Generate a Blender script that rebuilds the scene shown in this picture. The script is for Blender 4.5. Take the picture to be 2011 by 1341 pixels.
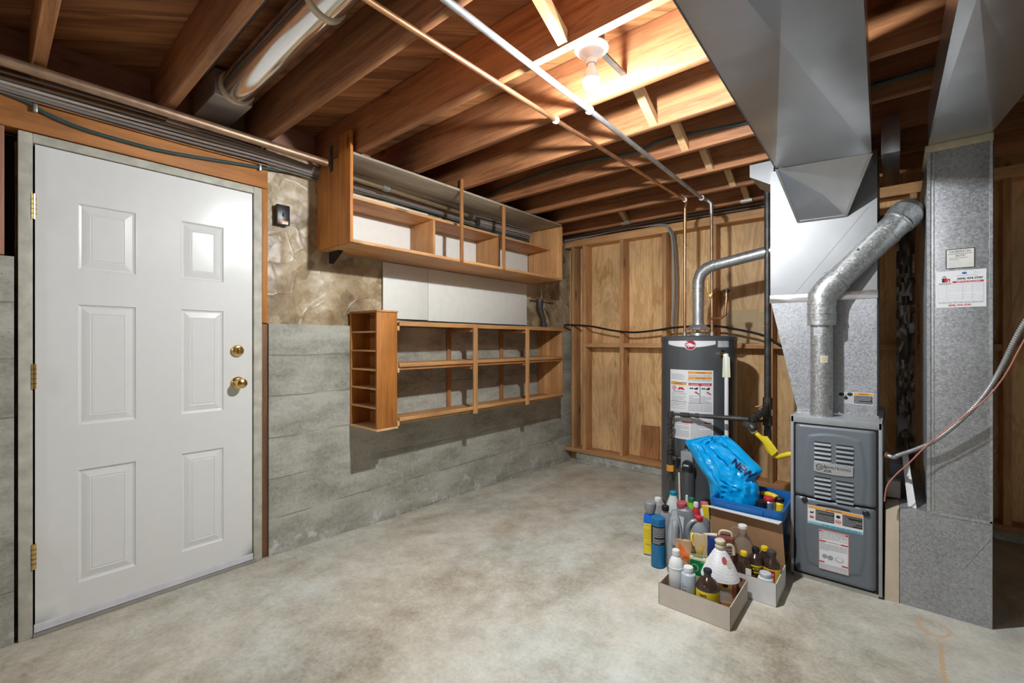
import bpy, bmesh, math, random
from mathutils import Vector, Matrix, noise
from mathutils.bvhtree import BVHTree
random.seed(7)
R = math.radians
for o in list(bpy.data.objects): bpy.data.objects.remove(o)
S = bpy.context.scene
COL = S.collection

# ------------------------------------------------------------------ camera, world, exposure
CAM = Vector((2.723, 0.0, 1.23)); YAW = 40.45; FPX = 882.0
cd = bpy.data.cameras.new('camera'); cam = bpy.data.objects.new('camera', cd); COL.objects.link(cam)
cam.location = CAM; cam.rotation_euler = (R(90), 0, R(YAW))
cd.sensor_width = 36; cd.lens = FPX/2011*36; cd.clip_start = 0.02
S.camera = cam
S.view_settings.view_transform = 'Standard'; S.view_settings.look = 'None'
S.view_settings.gamma = 1; S.view_settings.use_curve_mapping = False
S.view_settings.exposure = 0.28
w = bpy.data.worlds.new('world'); S.world = w; w.use_nodes = True
w.node_tree.nodes['Background'].inputs[0].default_value = (0.93, 0.96, 1.0, 1)
w.node_tree.nodes['Background'].inputs[1].default_value = .35
BULB = 3500.0          # emission strength of the bulb by the furnace
FILL_BULB = 1250.0         # emission strength of the unseen fill lamp added behind the camera

def _ray(px, py):
    u = (px-1005.5)/FPX; v = (671-py)/FPX; a = R(YAW)
    return Vector((-math.sin(a)+u*math.cos(a), math.cos(a)+u*math.sin(a), v))
def atY(px, py, y):
    d = _ray(px, py); return CAM + d*((y-CAM.y)/d.y)
def atX(px, py, x):
    d = _ray(px, py); return CAM + d*((x-CAM.x)/d.x)

# ------------------------------------------------------------------ materials
def nt(name):
    m = bpy.data.materials.new(name); m.use_nodes = True
    t = m.node_tree; b = t.nodes['Principled BSDF']
    return m, t, b
def N(t, kind, **kw):
    n = t.nodes.new('ShaderNode'+kind)
    for k, v in kw.items():
        if k.startswith('_'): setattr(n, k[1:], v)
        else: n.inputs[k.replace('__', ' ')].default_value = v
    return n
def L(t, a, ao, b, bi): t.links.new(a.outputs[ao], b.inputs[bi])
def ramp(t, stops):
    r = t.nodes.new('ShaderNodeValToRGB'); e = r.color_ramp.elements
    while len(e) < len(stops): e.new(0.5)
    for i, (p, c) in enumerate(stops):
        e[i].position = p; e[i].color = (c[0], c[1], c[2], 1)
    return r
def math_(t, op, a=None, b=None, c=None):
    n = t.nodes.new('ShaderNodeMath'); n.operation = op
    for i, v in enumerate((a, b, c)):
        if v is None: continue
        if isinstance(v, (int, float)): n.inputs[i].default_value = v
        else: t.links.new(v, n.inputs[i])
    return n.outputs[0]
def mixc(t, fac, a, b, mode='MIX'):
    n = t.nodes.new('ShaderNodeMix'); n.data_type = 'RGBA'; n.blend_type = mode
    for i, v in ((0, fac), (6, a), (7, b)):
        if isinstance(v, (int, float)): n.inputs[i].default_value = v
        elif isinstance(v, tuple): n.inputs[i].default_value = (v[0], v[1], v[2], 1)
        else: t.links.new(v, n.inputs[i])
    return n.outputs[2]
_pm = {}
def plain(name, col, rough=.5, metal=0.0, spec=.5, vary=0.0, **kw):
    if name in _pm: return _pm[name]
    m, t, b = nt(name)
    b.inputs['Base Color'].default_value = (*col, 1); b.inputs['Roughness'].default_value = rough
    b.inputs['Metallic'].default_value = metal; b.inputs['Specular IOR Level'].default_value = spec
    tc = N(t, 'TexCoord'); n = N(t, 'TexNoise', Scale=18.0, Detail=4.0); L(t, tc, 'Object', n, 'Vector')
    v = vary if vary else .08
    r = ramp(t, [(.3, [c*(1-v) for c in col]), (.7, [min(1, c*(1+v*.6)) for c in col])])
    L(t, n, 'Fac', r, 'Fac'); L(t, r, 'Color', b, 'Base Color')
    for k, x in kw.items(): b.inputs[k.replace('__', ' ')].default_value = x
    _pm[name] = m; return m

def wood(tone, axis):
    key = 'wood_%s_%s' % (tone, axis)
    if key in _pm: return _pm[key]
    dark, light, rgh = {
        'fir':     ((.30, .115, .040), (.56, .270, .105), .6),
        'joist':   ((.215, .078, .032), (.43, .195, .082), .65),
        'stud':    ((.46, .21, .08), (.74, .43, .20), .6),
        'orange':  ((.33, .115, .022), (.54, .215, .045), .55),
        'shelf':   ((.42, .190, .065), (.66, .36, .15), .5),
        'pale':    ((.60, .36, .16), (.78, .52, .27), .6),
        'red':     ((.33, .15, .10), (.50, .26, .18), .7),
        'grey':    ((.30, .26, .19), (.46, .41, .32), .75),
        'dark':    ((.055, .03, .018), (.11, .06, .035), .7),
        'ply':     ((.66, .37, .145), (.97, .67, .34), .5),
        'brown':   ((.10, .045, .022), (.24, .12, .06), .7),
    }[tone]
    m, t, b = nt(key)
    tc = N(t, 'TexCoord'); oi = N(t, 'ObjectInfo')
    off = N(t, 'VectorMath', _operation='ADD'); L(t, tc, 'Object', off, 0)
    comb = N(t, 'CombineXYZ')
    rv = math_(t, 'MULTIPLY', oi.outputs['Random'], 37.0)
    for k in range(3): t.links.new(rv, comb.inputs[k])
    L(t, comb, 'Vector', off, 1)
    ax = 'xyz'.index(axis)
    sc = [9.0]*3; sc[ax] = .7
    if tone == 'ply': sc = [4.0]*3; sc[ax] = .9
    mp = N(t, 'Mapping'); mp.inputs['Scale'].default_value = sc; L(t, off, 0, mp, 'Vector')
    n1 = N(t, 'TexNoise', Scale=2.2 if tone != 'ply' else 1.5, Detail=5.0, Roughness=.6, Distortion=.5 if tone != 'ply' else 1.2)
    L(t, mp, 'Vector', n1, 'Vector')
    # rings: a fine repeat of the slow noise gives cathedral grain
    ring = math_(t, 'SINE', math_(t, 'MULTIPLY', n1.outputs['Fac'], 60.0 if tone != 'ply' else 45.0))
    ring = math_(t, 'MULTIPLY_ADD', ring, .06 if tone != 'ply' else .10, n1.outputs['Fac'])
    sc2 = [60.0]*3; sc2[ax] = 1.2
    mp2 = N(t, 'Mapping'); mp2.inputs['Scale'].default_value = sc2; L(t, off, 0, mp2, 'Vector')
    n2 = N(t, 'TexNoise', Scale=1.6, Detail=3.0); L(t, mp2, 'Vector', n2, 'Vector')
    f = math_(t, 'MULTIPLY_ADD', n2.outputs['Fac'], .35, math_(t, 'MULTIPLY', ring, .75))
    r = ramp(t, [(.36, dark), (.50, [(a+b_)/2 for a, b_ in zip(dark, light)]), (.66, light)])
    t.links.new(f, r.inputs['Fac'])
    sck = [5.0]*3; sck[ax] = 2.0
    mk = N(t, 'Mapping'); mk.inputs['Scale'].default_value = sck; L(t, off, 0, mk, 'Vector')
    vo = N(t, 'TexVoronoi', Scale=1.0); L(t, mk, 'Vector', vo, 'Vector')
    kn = ramp(t, [(.06, (1, 1, 1)), (.13, (0, 0, 0))]); L(t, vo, 'Distance', kn, 'Fac')
    c = mixc(t, math_(t, 'MULTIPLY', kn.outputs['Color'], .75), r.outputs['Color'], tuple(x*.35 for x in dark))
    n3 = N(t, 'TexNoise', Scale=1.7, Detail=3.0); L(t, off, 0, n3, 'Vector')
    dirt = ramp(t, [(.35, (.72, .70, .70)), (.6, (1.05, 1.03, 1.0))]); L(t, n3, 'Fac', dirt, 'Fac')
    c = mixc(t, 1.0, c, dirt.outputs['Color'], 'MULTIPLY')
    hv = N(t, 'HueSaturation'); t.links.new(c, hv.inputs['Color'])
    t.links.new(math_(t, 'MULTIPLY_ADD', oi.outputs['Random'], .28, .86), hv.inputs['Value'])
    L(t, hv, 'Color', b, 'Base Color')
    b.inputs['Roughness'].default_value = rgh; b.inputs['Specular IOR Level'].default_value = .35
    bp = N(t, 'Bump', Strength=.25, Distance=.002); t.links.new(f, bp.inputs['Height']); L(t, bp, 'Normal', b, 'Normal')
    _pm[key] = m; return m

def concrete_wall():
    m, t, b = nt('concrete_wall')
    tc = N(t, 'TexCoord'); sp = N(t, 'SeparateXYZ'); L(t, tc, 'Object', sp, 0)
    n0 = N(t, 'TexNoise', Scale=1.3, Detail=2.0); L(t, tc, 'Object', n0, 'Vector')
    zz = math_(t, 'MULTIPLY_ADD', n0.outputs['Fac'], .05, sp.outputs['Z'])
    q = math_(t, 'DIVIDE', zz, .235); fr = math_(t, 'FRACT', q); fl = math_(t, 'FLOOR', q)
    wn = N(t, 'TexWhiteNoise', _noise_dimensions='1D'); t.links.new(fl, wn.inputs['W'])
    mp = N(t, 'Mapping'); mp.inputs['Scale'].default_value = (1, .8, 1.9); L(t, tc, 'Object', mp, 'Vector')
    n1 = N(t, 'TexNoise', Scale=3.4, Detail=8.0, Roughness=.65); L(t, mp, 'Vector', n1, 'Vector')
    n2 = N(t, 'TexNoise', Scale=45.0, Detail=5.0, Roughness=.7); L(t, tc, 'Object', n2, 'Vector')
    f = math_(t, 'MULTIPLY_ADD', wn.outputs['Value'], .07, math_(t, 'MULTIPLY_ADD', n2.outputs['Fac'], .34, math_(t, 'MULTIPLY', n1.outputs['Fac'], .75)))
    r = ramp(t, [(.36, (.17, .163, .128)), (.50, (.315, .307, .255)), (.68, (.49, .48, .42))]); t.links.new(f, r.inputs['Fac'])
    line = ramp(t, [(.0, (0, 0, 0)), (.035, (1, 1, 1))]); t.links.new(fr, line.inputs['Fac'])
    n4 = N(t, 'TexNoise', Scale=4.0, Detail=3.0); L(t, tc, 'Object', n4, 'Vector')
    keep = ramp(t, [(.42, (1, 1, 1)), (.55, (0, 0, 0))]); L(t, n4, 'Fac', keep, 'Fac')
    lf = math_(t, 'MAXIMUM', line.outputs['Color'], keep.outputs['Color'])
    c = mixc(t, lf, (.20, .18, .14), r.outputs['Color'])
    # small bug holes
    vo = N(t, 'TexVoronoi', Scale=38.0); L(t, tc, 'Object', vo, 'Vector')
    h = ramp(t, [(.05, (0, 0, 0)), (.10, (1, 1, 1))]); L(t, vo, 'Distance', h, 'Fac')
    c = mixc(t, h.outputs['Color'], (.16, .14, .10), c)
    # white salt bloom low down on the wall
    n5 = N(t, 'TexNoise', Scale=9.0, Detail=6.0, Roughness=.7); L(t, tc, 'Object', n5, 'Vector')
    lo = math_(t, 'SUBTRACT', .72, math_(t, 'MULTIPLY', sp.outputs['Z'], 2.4))
    ef = math_(t, 'MULTIPLY', math_(t, 'SUBTRACT', math_(t, 'ADD', n5.outputs['Fac'], math_(t, 'MULTIPLY', lo, .18)), .66), 6.0)
    ef = math_(t, 'MINIMUM', math_(t, 'MAXIMUM', ef, 0.0), .6)
    c = mixc(t, ef, c, (.74, .76, .76))
    t.links.new(c, b.inputs['Base Color']); b.inputs['Roughness'].default_value = .9; b.inputs['Specular IOR Level'].default_value = .2
    hh = math_(t, 'MULTIPLY_ADD', lf, .6, math_(t, 'MULTIPLY_ADD', wn.outputs['Value'], .5, f))
    bp = N(t, 'Bump', Strength=.55, Distance=.006); t.links.new(hh, bp.inputs['Height']); L(t, bp, 'Normal', b, 'Normal')
    return m

def concrete_floor():
    m, t, b = nt('concrete_floor')
    tc = N(t, 'TexCoord')
    rot = N(t, 'Mapping'); rot.inputs['Rotation'].default_value = (0, 0, R(35)); rot.inputs['Scale'].default_value = (1, .55, 1); L(t, tc, 'Object', rot, 'Vector')
    n1 = N(t, 'TexNoise', Scale=1.6, Detail=9.0, Roughness=.62, Distortion=.4); L(t, rot, 'Vector', n1, 'Vector')
    n2 = N(t, 'TexNoise', Scale=60.0, Detail=5.0, Roughness=.7); L(t, tc, 'Object', n2, 'Vector')
    n3 = N(t, 'TexNoise', Scale=7.0, Detail=6.0, Roughness=.7); L(t, tc, 'Object', n3, 'Vector')
    f = math_(t, 'ADD', math_(t, 'MULTIPLY', n1.outputs['Fac'], .50), math_(t, 'MULTIPLY_ADD', n2.outputs['Fac'], .20, math_(t, 'MULTIPLY', n3.outputs['Fac'], .32)))
    r = ramp(t, [(.38, (.30, .265, .205)), (.47, (.47, .445, .375)), (.55, (.605, .59, .525)), (.64, (.72, .72, .665))]); t.links.new(f, r.inputs['Fac'])
    n4 = N(t, 'TexNoise', Scale=1.1, Detail=3.0); L(t, tc, 'Object', n4, 'Vector')
    hue = ramp(t, [(.4, (1.03, .99, .93)), (.6, (.97, 1.01, 1.01))]); L(t, n4, 'Fac', hue, 'Fac')
    c = mixc(t, 1.0, r.outputs['Color'], hue.outputs['Color'], 'MULTIPLY')
    # worn grey patches
    n5 = N(t, 'TexNoise', Scale=2.3, Detail=5.0, Roughness=.6); L(t, rot, 'Vector', n5, 'Vector')
    g = ramp(t, [(.60, (0, 0, 0)), (.66, (1, 1, 1))]); L(t, n5, 'Fac', g, 'Fac')
    c = mixc(t, math_(t, 'MULTIPLY', g.outputs['Color'], .35), c, (.33, .30, .27))
    # dark specks
    vo = N(t, 'TexVoronoi', Scale=9.0); L(t, tc, 'Object', vo, 'Vector')
    h = ramp(t, [(.012, (0, 0, 0)), (.03, (1, 1, 1))]); L(t, vo, 'Distance', h, 'Fac')
    c = mixc(t, h.outputs['Color'], (.10, .06, .04), c)
    # rust ring and drips in front of the return duct
    sp = N(t, 'SeparateXYZ'); L(t, tc, 'Object', sp, 0)
    def seg(x0, x1, y0, y1, wdt):
        a = math_(t, 'SUBTRACT', sp.outputs['X'], (x0+x1)/2); a = math_(t, 'ABSOLUTE', a)
        b_ = math_(t, 'ABSOLUTE', math_(t, 'SUBTRACT', sp.outputs['Y'], (y0+y1)/2))
        return math_(t, 'MULTIPLY', math_(t, 'LESS_THAN', a, abs(x1-x0)/2), math_(t, 'LESS_THAN', b_, abs(y1-y0)/2))
    wob = math_(t, 'MULTIPLY', math_(t, 'SUBTRACT', n3.outputs['Fac'], .5), .06)
    dx = math_(t, 'SUBTRACT', sp.outputs['X'], 2.85); dy = math_(t, 'SUBTRACT', sp.outputs['Y'], 2.64)
    d = math_(t, 'SQRT', math_(t, 'ADD', math_(t, 'MULTIPLY', dx, dx), math_(t, 'MULTIPLY', math_(t, 'MULTIPLY', dy, dy), .6)))
    ring = ramp(t, [(.0, (1, 1, 1)), (.16, (0, 0, 0))])
    t.links.new(math_(t, 'MULTIPLY', math_(t, 'ABSOLUTE', math_(t, 'ADD', math_(t, 'SUBTRACT', d, .048), wob)), 12.0), ring.inputs['Fac'])
    lx = math_(t, 'ABSOLUTE', math_(t, 'ADD', math_(t, 'SUBTRACT', sp.outputs['X'], 2.862), wob))
    ly = math_(t, 'MULTIPLY', math_(t, 'LESS_THAN', sp.outputs['Y'], 2.53), math_(t, 'GREATER_THAN', sp.outputs['Y'], 2.05))
    drip = math_(t, 'MULTIPLY', math_(t, 'LESS_THAN', lx, .008), ly)
    rust = math_(t, 'MULTIPLY', math_(t, 'MAXIMUM', ring.outputs['Color'], drip), math_(t, 'MULTIPLY', n3.outputs['Fac'], 1.0))
    c = mixc(t, rust, c, (.66, .34, .10))
    t.links.new(c, b.inputs['Base Color'])
    b.inputs['Specular IOR Level'].default_value = .35
    rr = math_(t, 'MULTIPLY_ADD', n1.outputs['Fac'], .3, .5); t.links.new(rr, b.inputs['Roughness'])
    bp = N(t, 'Bump', Strength=.3, Distance=.004); t.links.new(f, bp.inputs['Height']); L(t, bp, 'Normal', b, 'Normal')
    return m

def subfloor_mat():
    m, t, b = nt('subfloor_boards')
    tc = N(t, 'TexCoord'); mp = N(t, 'Mapping'); mp.inputs['Rotation'].default_value = (0, 0, R(-45)); L(t, tc, 'Object', mp, 'Vector')
    sp = N(t, 'SeparateXYZ'); L(t, mp, 'Vector', sp, 0)
    q = math_(t, 'DIVIDE', sp.outputs['Y'], .187); fr = math_(t, 'FRACT', q); fl = math_(t, 'FLOOR', q)
    wn = N(t, 'TexWhiteNoise', _noise_dimensions='1D'); t.links.new(fl, wn.inputs['W'])
    cb = N(t, 'CombineXYZ'); t.links.new(math_(t, 'MULTIPLY_ADD', wn.outputs['Value'], 20.0, sp.outputs['X']), cb.inputs[0])
    t.links.new(math_(t, 'MULTIPLY', sp.outputs['Y'], 10.0), cb.inputs[1])
    n1 = N(t, 'TexNoise', Scale=1.6, Detail=6.0, Distortion=.8); L(t, cb, 'Vector', n1, 'Vector')
    r = ramp(t, [(.35, (.24, .085, .028)), (.65, (.50, .22, .08))]); L(t, n1, 'Fac', r, 'Fac')
    hv = N(t, 'HueSaturation'); L(t, r, 'Color', hv, 'Color'); t.links.new(math_(t, 'MULTIPLY_ADD', wn.outputs['Value'], .4, .8), hv.inputs['Value'])
    ln = ramp(t, [(0, (0, 0, 0)), (.025, (1, 1, 1))]); t.links.new(fr, ln.inputs['Fac'])
    c = mixc(t, ln.outputs['Color'], (.03, .012, .005), hv.outputs['Color'])
    t.links.new(c, b.inputs['Base Color']); b.inputs['Roughness'].default_value = .7
    bp = N(t, 'Bump', Strength=.5, Distance=.005); L(t, ln, 'Color', bp, 'Height'); L(t, bp, 'Normal', b, 'Normal')
    return m

def galv(name, scale=60, base=.62, rough=.38, flecks=True, tint=(1, 1.02, 1.05), metal=.75):
    m, t, b = nt(name)
    tc = N(t, 'TexCoord'); vo = N(t, 'TexVoronoi', Scale=float(scale)); L(t, tc, 'Object', vo, 'Vector')
    bw = N(t, 'RGBToBW'); L(t, vo, 'Color', bw, 'Color')
    n = N(t, 'TexNoise', Scale=4.0, Detail=5.0); L(t, tc, 'Object', n, 'Vector')
    f = math_(t, 'MULTIPLY_ADD', bw.outputs['Val'], .5, math_(t, 'MULTIPLY', n.outputs['Fac'], .5))
    lo = [base*.72*x for x in tint]; hi = [min(1, base*1.2*x) for x in tint]
    r = ramp(t, [(.25, lo), (.75, hi)]); t.links.new(f, r.inputs['Fac'])
    c = r.outputs['Color']
    if flecks:
        v2 = N(t, 'TexVoronoi', Scale=float(scale)*.8); L(t, tc, 'Object', v2, 'Vector')
        fk = ramp(t, [(.16, (1, 1, 1)), (.26, (0, 0, 0))]); L(t, v2, 'Distance', fk, 'Fac')
        n2 = N(t, 'RGBToBW'); L(t, v2, 'Color', n2, 'Color')
        fk2 = math_(t, 'MULTIPLY', fk.outputs['Color'], math_(t, 'GREATER_THAN', n2.outputs['Val'], .62))
        c = mixc(t, fk2, c, (.95, .97, 1.0))
    t.links.new(c, b.inputs['Base Color']); b.inputs['Metallic'].default_value = metal
    t.links.new(math_(t, 'MULTIPLY_ADD', bw.outputs['Val'], .2, rough-.1), b.inputs['Roughness'])
    bp = N(t, 'Bump', Strength=.08, Distance=.02); L(t, n, 'Fac', bp, 'Height'); L(t, bp, 'Normal', b, 'Normal')
    return m
def sheet(name, base=.72, rough=.26, tint=(1, .99, .97), wave=.12):
    m, t, b = nt(name)
    tc = N(t, 'TexCoord'); n = N(t, 'TexNoise', Scale=2.0, Detail=2.0); L(t, tc, 'Object', n, 'Vector')
    n2 = N(t, 'TexNoise', Scale=12.0, Detail=6.0, Roughness=.7); L(t, tc, 'Object', n2, 'Vector')
    r = ramp(t, [(.3, [base*.96*x for x in tint]), (.7, [base*1.03*x for x in tint])]); L(t, n2, 'Fac', r, 'Fac')
    L(t, r, 'Color', b, 'Base Color'); b.inputs['Metallic'].default_value = .92
    t.links.new(math_(t, 'MULTIPLY_ADD', n2.outputs['Fac'], .05, rough-.025), b.inputs['Roughness'])
    bp = N(t, 'Bump', Strength=wave, Distance=.15); L(t, n, 'Fac', bp, 'Height'); L(t, bp, 'Normal', b, 'Normal')
    return m
def paper_mat():
    m, t, b = nt('kraft_paper')
    tc = N(t, 'TexCoord')
    n3 = N(t, 'TexNoise', Scale=3.5, Detail=3.0); L(t, tc, 'Object', n3, 'Vector')
    sc = N(t, 'VectorMath', _operation='SCALE'); sc.inputs['Scale'].default_value = .10; L(t, n3, 'Color', sc, 0)
    dd = N(t, 'VectorMath', _operation='ADD'); L(t, tc, 'Object', dd, 0); L(t, sc, 0, dd, 1)
    hs = []; fac = None
    for scl, wd, amp in ((5.5, .05, .7), (12.0, .07, 1.2), (28.0, .1, 1.3)):
        v = N(t, 'TexVoronoi', _feature='DISTANCE_TO_EDGE', Scale=scl); L(t, dd, 0, v, 'Vector')
        v2 = N(t, 'TexVoronoi', Scale=scl); L(t, dd, 0, v2, 'Vector'); bw = N(t, 'RGBToBW'); L(t, v2, 'Color', bw, 'Color')
        df = N(t, 'VectorMath', _operation='SUBTRACT'); L(t, dd, 0, df, 0); L(t, v2, 'Position', df, 1)
        cc = N(t, 'VectorMath', _operation='SUBTRACT'); L(t, v2, 'Color', cc, 0); cc.inputs[1].default_value = (.5, .5, .5)
        dt = N(t, 'VectorMath', _operation='DOT_PRODUCT'); L(t, df, 0, dt, 0); L(t, cc, 0, dt, 1)
        h_ = math_(t, 'MULTIPLY', dt.outputs['Value'], amp*6.0)
        fac = h_ if fac is None else math_(t, 'ADD', fac, h_)
        r_ = ramp(t, [(0, (1, 1, 1)), (wd, (0, 0, 0))]); L(t, v, 'Distance', r_, 'Fac'); hs.append((r_, bw, v2))
    n1 = N(t, 'TexNoise', Scale=2.4, Detail=6.0, Roughness=.6); L(t, tc, 'Object', n1, 'Vector')
    n4 = N(t, 'TexNoise', Scale=26.0, Detail=4.0, Roughness=.65); L(t, tc, 'Object', n4, 'Vector')
    f = math_(t, 'MULTIPLY_ADD', n4.outputs['Fac'], .22, math_(t, 'MULTIPLY_ADD', hs[1][1].outputs['Val'], .14, math_(t, 'MULTIPLY', n1.outputs['Fac'], .72)))
    r = ramp(t, [(.38, (.17, .11, .055)), (.50, (.36, .265, .15)), (.60, (.52, .42, .27)), (.70, (.66, .60, .46))]); t.links.new(f, r.inputs['Fac'])
    n2 = N(t, 'TexNoise', Scale=2.1, Detail=4.0); L(t, tc, 'Object', n2, 'Vector')
    g = ramp(t, [(.56, (0, 0, 0)), (.66, (1, 1, 1))]); L(t, n2, 'Fac', g, 'Fac')
    c = mixc(t, math_(t, 'MULTIPLY', g.outputs['Color'], .45), r.outputs['Color'], (.17, .15, .17))
    t.links.new(c, b.inputs['Base Color']); b.inputs['Roughness'].default_value = .38
    hh = math_(t, 'MULTIPLY_ADD', hs[0][0].outputs['Color'], .12, fac)
    bp = N(t, 'Bump', Strength=.8, Distance=.012); t.links.new(hh, bp.inputs['Height']); L(t, bp, 'Normal', b, 'Normal')
    return m
def emit(name, col, s):
    m = bpy.data.materials.new(name); m.use_nodes = True; t = m.node_tree; t.nodes.clear()
    e = t.nodes.new('ShaderNodeEmission'); o = t.nodes.new('ShaderNodeOutputMaterial')
    e.inputs[0].default_value = (*col, 1); e.inputs[1].default_value = s; t.links.new(e.outputs[0], o.inputs[0]); return m

M_CW = concrete_wall(); M_CF = concrete_floor(); M_SUB = subfloor_mat(); M_PAPER = paper_mat()
M_GALV = galv('galvanised_spangle', 130, .40, .50, metal=.55); M_GALVP = galv('galvanised_pipe', 110, .52, .38, tint=(.97, 1.0, 1.0))
M_PLEN = galv('plenum_spangle', 150, .42, .5, tint=(.97, 1.0, 1.05), metal=.6)
M_SHEET = sheet('sheet_metal', .66, .30, (.97, .98, 1)); M_SHEETB = sheet('sheet_metal_bright', .25, .48, (.98, 1, 1.02), .08)
M_FOIL = sheet('foil_tape', .85, .18, (1, .98, .96), .6)
M_DOOR = plain('door_white', (.80, .80, .775), .26, vary=.015, spec=.5)
M_FRAME = plain('frame_offwhite', (.55, .53, .44), .6, vary=.22)
M_SWEEP = plain('sweep_vinyl', (.72, .70, .74), .35)
M_BRASS = plain('brass', (.78, .53, .20), .22, 1.0)
M_BLACK = plain('black_plastic', (.015, .015, .018), .35)
M_DARK = plain('dark_gap', (.012, .008, .006), .9)
M_IRON = plain('black_iron_pipe', (.085, .080, .074), .45, .5, vary=.45)
M_COPPER = plain('copper_pipe', (.62, .33, .17), .34, .9, vary=.25)
M_COPPERD = plain('copper_tarnished', (.40, .26, .17), .45, .7, vary=.3)
M_STEELC = plain('grey_conduit', (.42, .42, .42), .4, .7, vary=.2)
M_CABLEG = plain('green_cable', (.035, .075, .075), .45)
M_CABLED = plain('grey_cable', (.19, .17, .16), .6)
M_CABLEB = plain('brown_cable', (.28, .22, .18), .6)
M_WHITEP = plain('white_board', (.86, .86, .80), .55, vary=.03)
M_WHITE = plain('white_plastic', (.82, .83, .84), .35, vary=.04)
M_TAPE = plain('tan_tape', (.55, .47, .33), .6, vary=.2)
M_BEIGE = plain('beige_metal', (.62, .52, .40), .6)
M_HEAT = plain('heater_grey', (.105, .115, .125), .28, .25, vary=.03)
M_FURN = plain('furnace_blue_grey', (.155, .18, .205), .38, .1, vary=.03)
M_FURNL = plain('furnace_light_grey', (.33, .35, .365), .42, .1)
M_ALU = plain('aluminium_badge', (.55, .56, .58), .35, .6)
M_YEL = plain('yellow_plastic', (.86, .62, .02), .4)
M_YEL2 = plain('label_yellow', (.85, .66, .03), .5)
M_RED = plain('red_plastic', (.62, .03, .04), .35)
M_DRED = plain('dusty_red', (.50, .09, .10), .5)
M_PINK = plain('pink_plastic', (.72, .13, .22), .4)
M_CARD = plain('cardboard_brown', (.36, .20, .10), .8)
M_CARDW = plain('cardboard_white', (.72, .72, .73), .55)
M_CARDG = plain('cardboard_tan_grey', (.60, .54, .47), .7, vary=.06)
M_CARDE = plain('cardboard_edge', (.16, .11, .07), .9)
M_BLUE = plain('tote_blue', (.01, .13, .42), .32)
M_BAG = plain('bag_blue', (.0, .38, .82), .30, vary=.05)
M_NAVY = plain('navy_ink', (.01, .02, .08), .4)
M_CANB = plain('can_blue', (.01, .15, .34), .3)
M_CANB2 = plain('bright_blue', (.0, .14, .62), .3)
M_TEAL = plain('teal', (.0, .28, .42), .4)
M_MILK = plain('milky_plastic', (.60, .66, .63), .4)
M_GJUG = plain('silver_grey_plastic', (.34, .37, .40), .32, .15)
M_DJUG = plain('grey_plastic', (.22, .23, .25), .4)
M_GCAP = plain('cap_grey', (.27, .28, .29), .45)
M_LIME = plain('lime_liquid', (.30, .58, .04), .2)
M_GREEN = plain('green_cap', (.01, .22, .10), .4)
M_CREAM = plain('cream_plastic', (.68, .60, .44), .45)
M_PAPERB = plain('brown_paper_bag', (.52, .32, .17), .6, vary=.35)
M_ORANGE = plain('orange_print', (.75, .16, .03), .5)
M_TINC = plain('pale_green_tin', (.55, .60, .36), .4)
M_TING = plain('green_print', (.0, .22, .06), .4)
M_BROWNC = plain('brown_can', (.22, .07, .045), .45)
M_AMBER = plain('amber_bottle_dusty', (.055, .032, .025), .12, spec=.6, vary=.3)
M_AMBJ = plain('amber_jug', (.50, .24, .05), .3, vary=.35)
M_GLASS = plain('clear_glass', (.9, .88, .84), .08, Transmission__Weight=.9, IOR=1.3)
M_CLEARP = plain('cloudy_clear', (.55, .58, .56), .2, Transmission__Weight=.45, IOR=1.2)
M_PORC = plain('porcelain', (.85, .85, .85), .2)
M_LW = plain('label_white', (.78, .79, .80), .5, vary=.02)
M_LG = plain('label_grey', (.50, .52, .54), .5)
M_LK = plain('label_black', (.02, .02, .02), .5)
M_LO = plain('label_orange', (.85, .36, .04), .5)
M_LR = plain('label_red', (.60, .02, .04), .5)
M_LB = plain('label_blue', (.20, .55, .68), .5)
M_TXT = plain('print_grey', (.33, .34, .36), .6)
M_RUBY = plain('logo_red', (.45, .0, .03), .4)
M_SCREW = plain('dull_tin', (.5, .5, .48), .4, .8)

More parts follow.
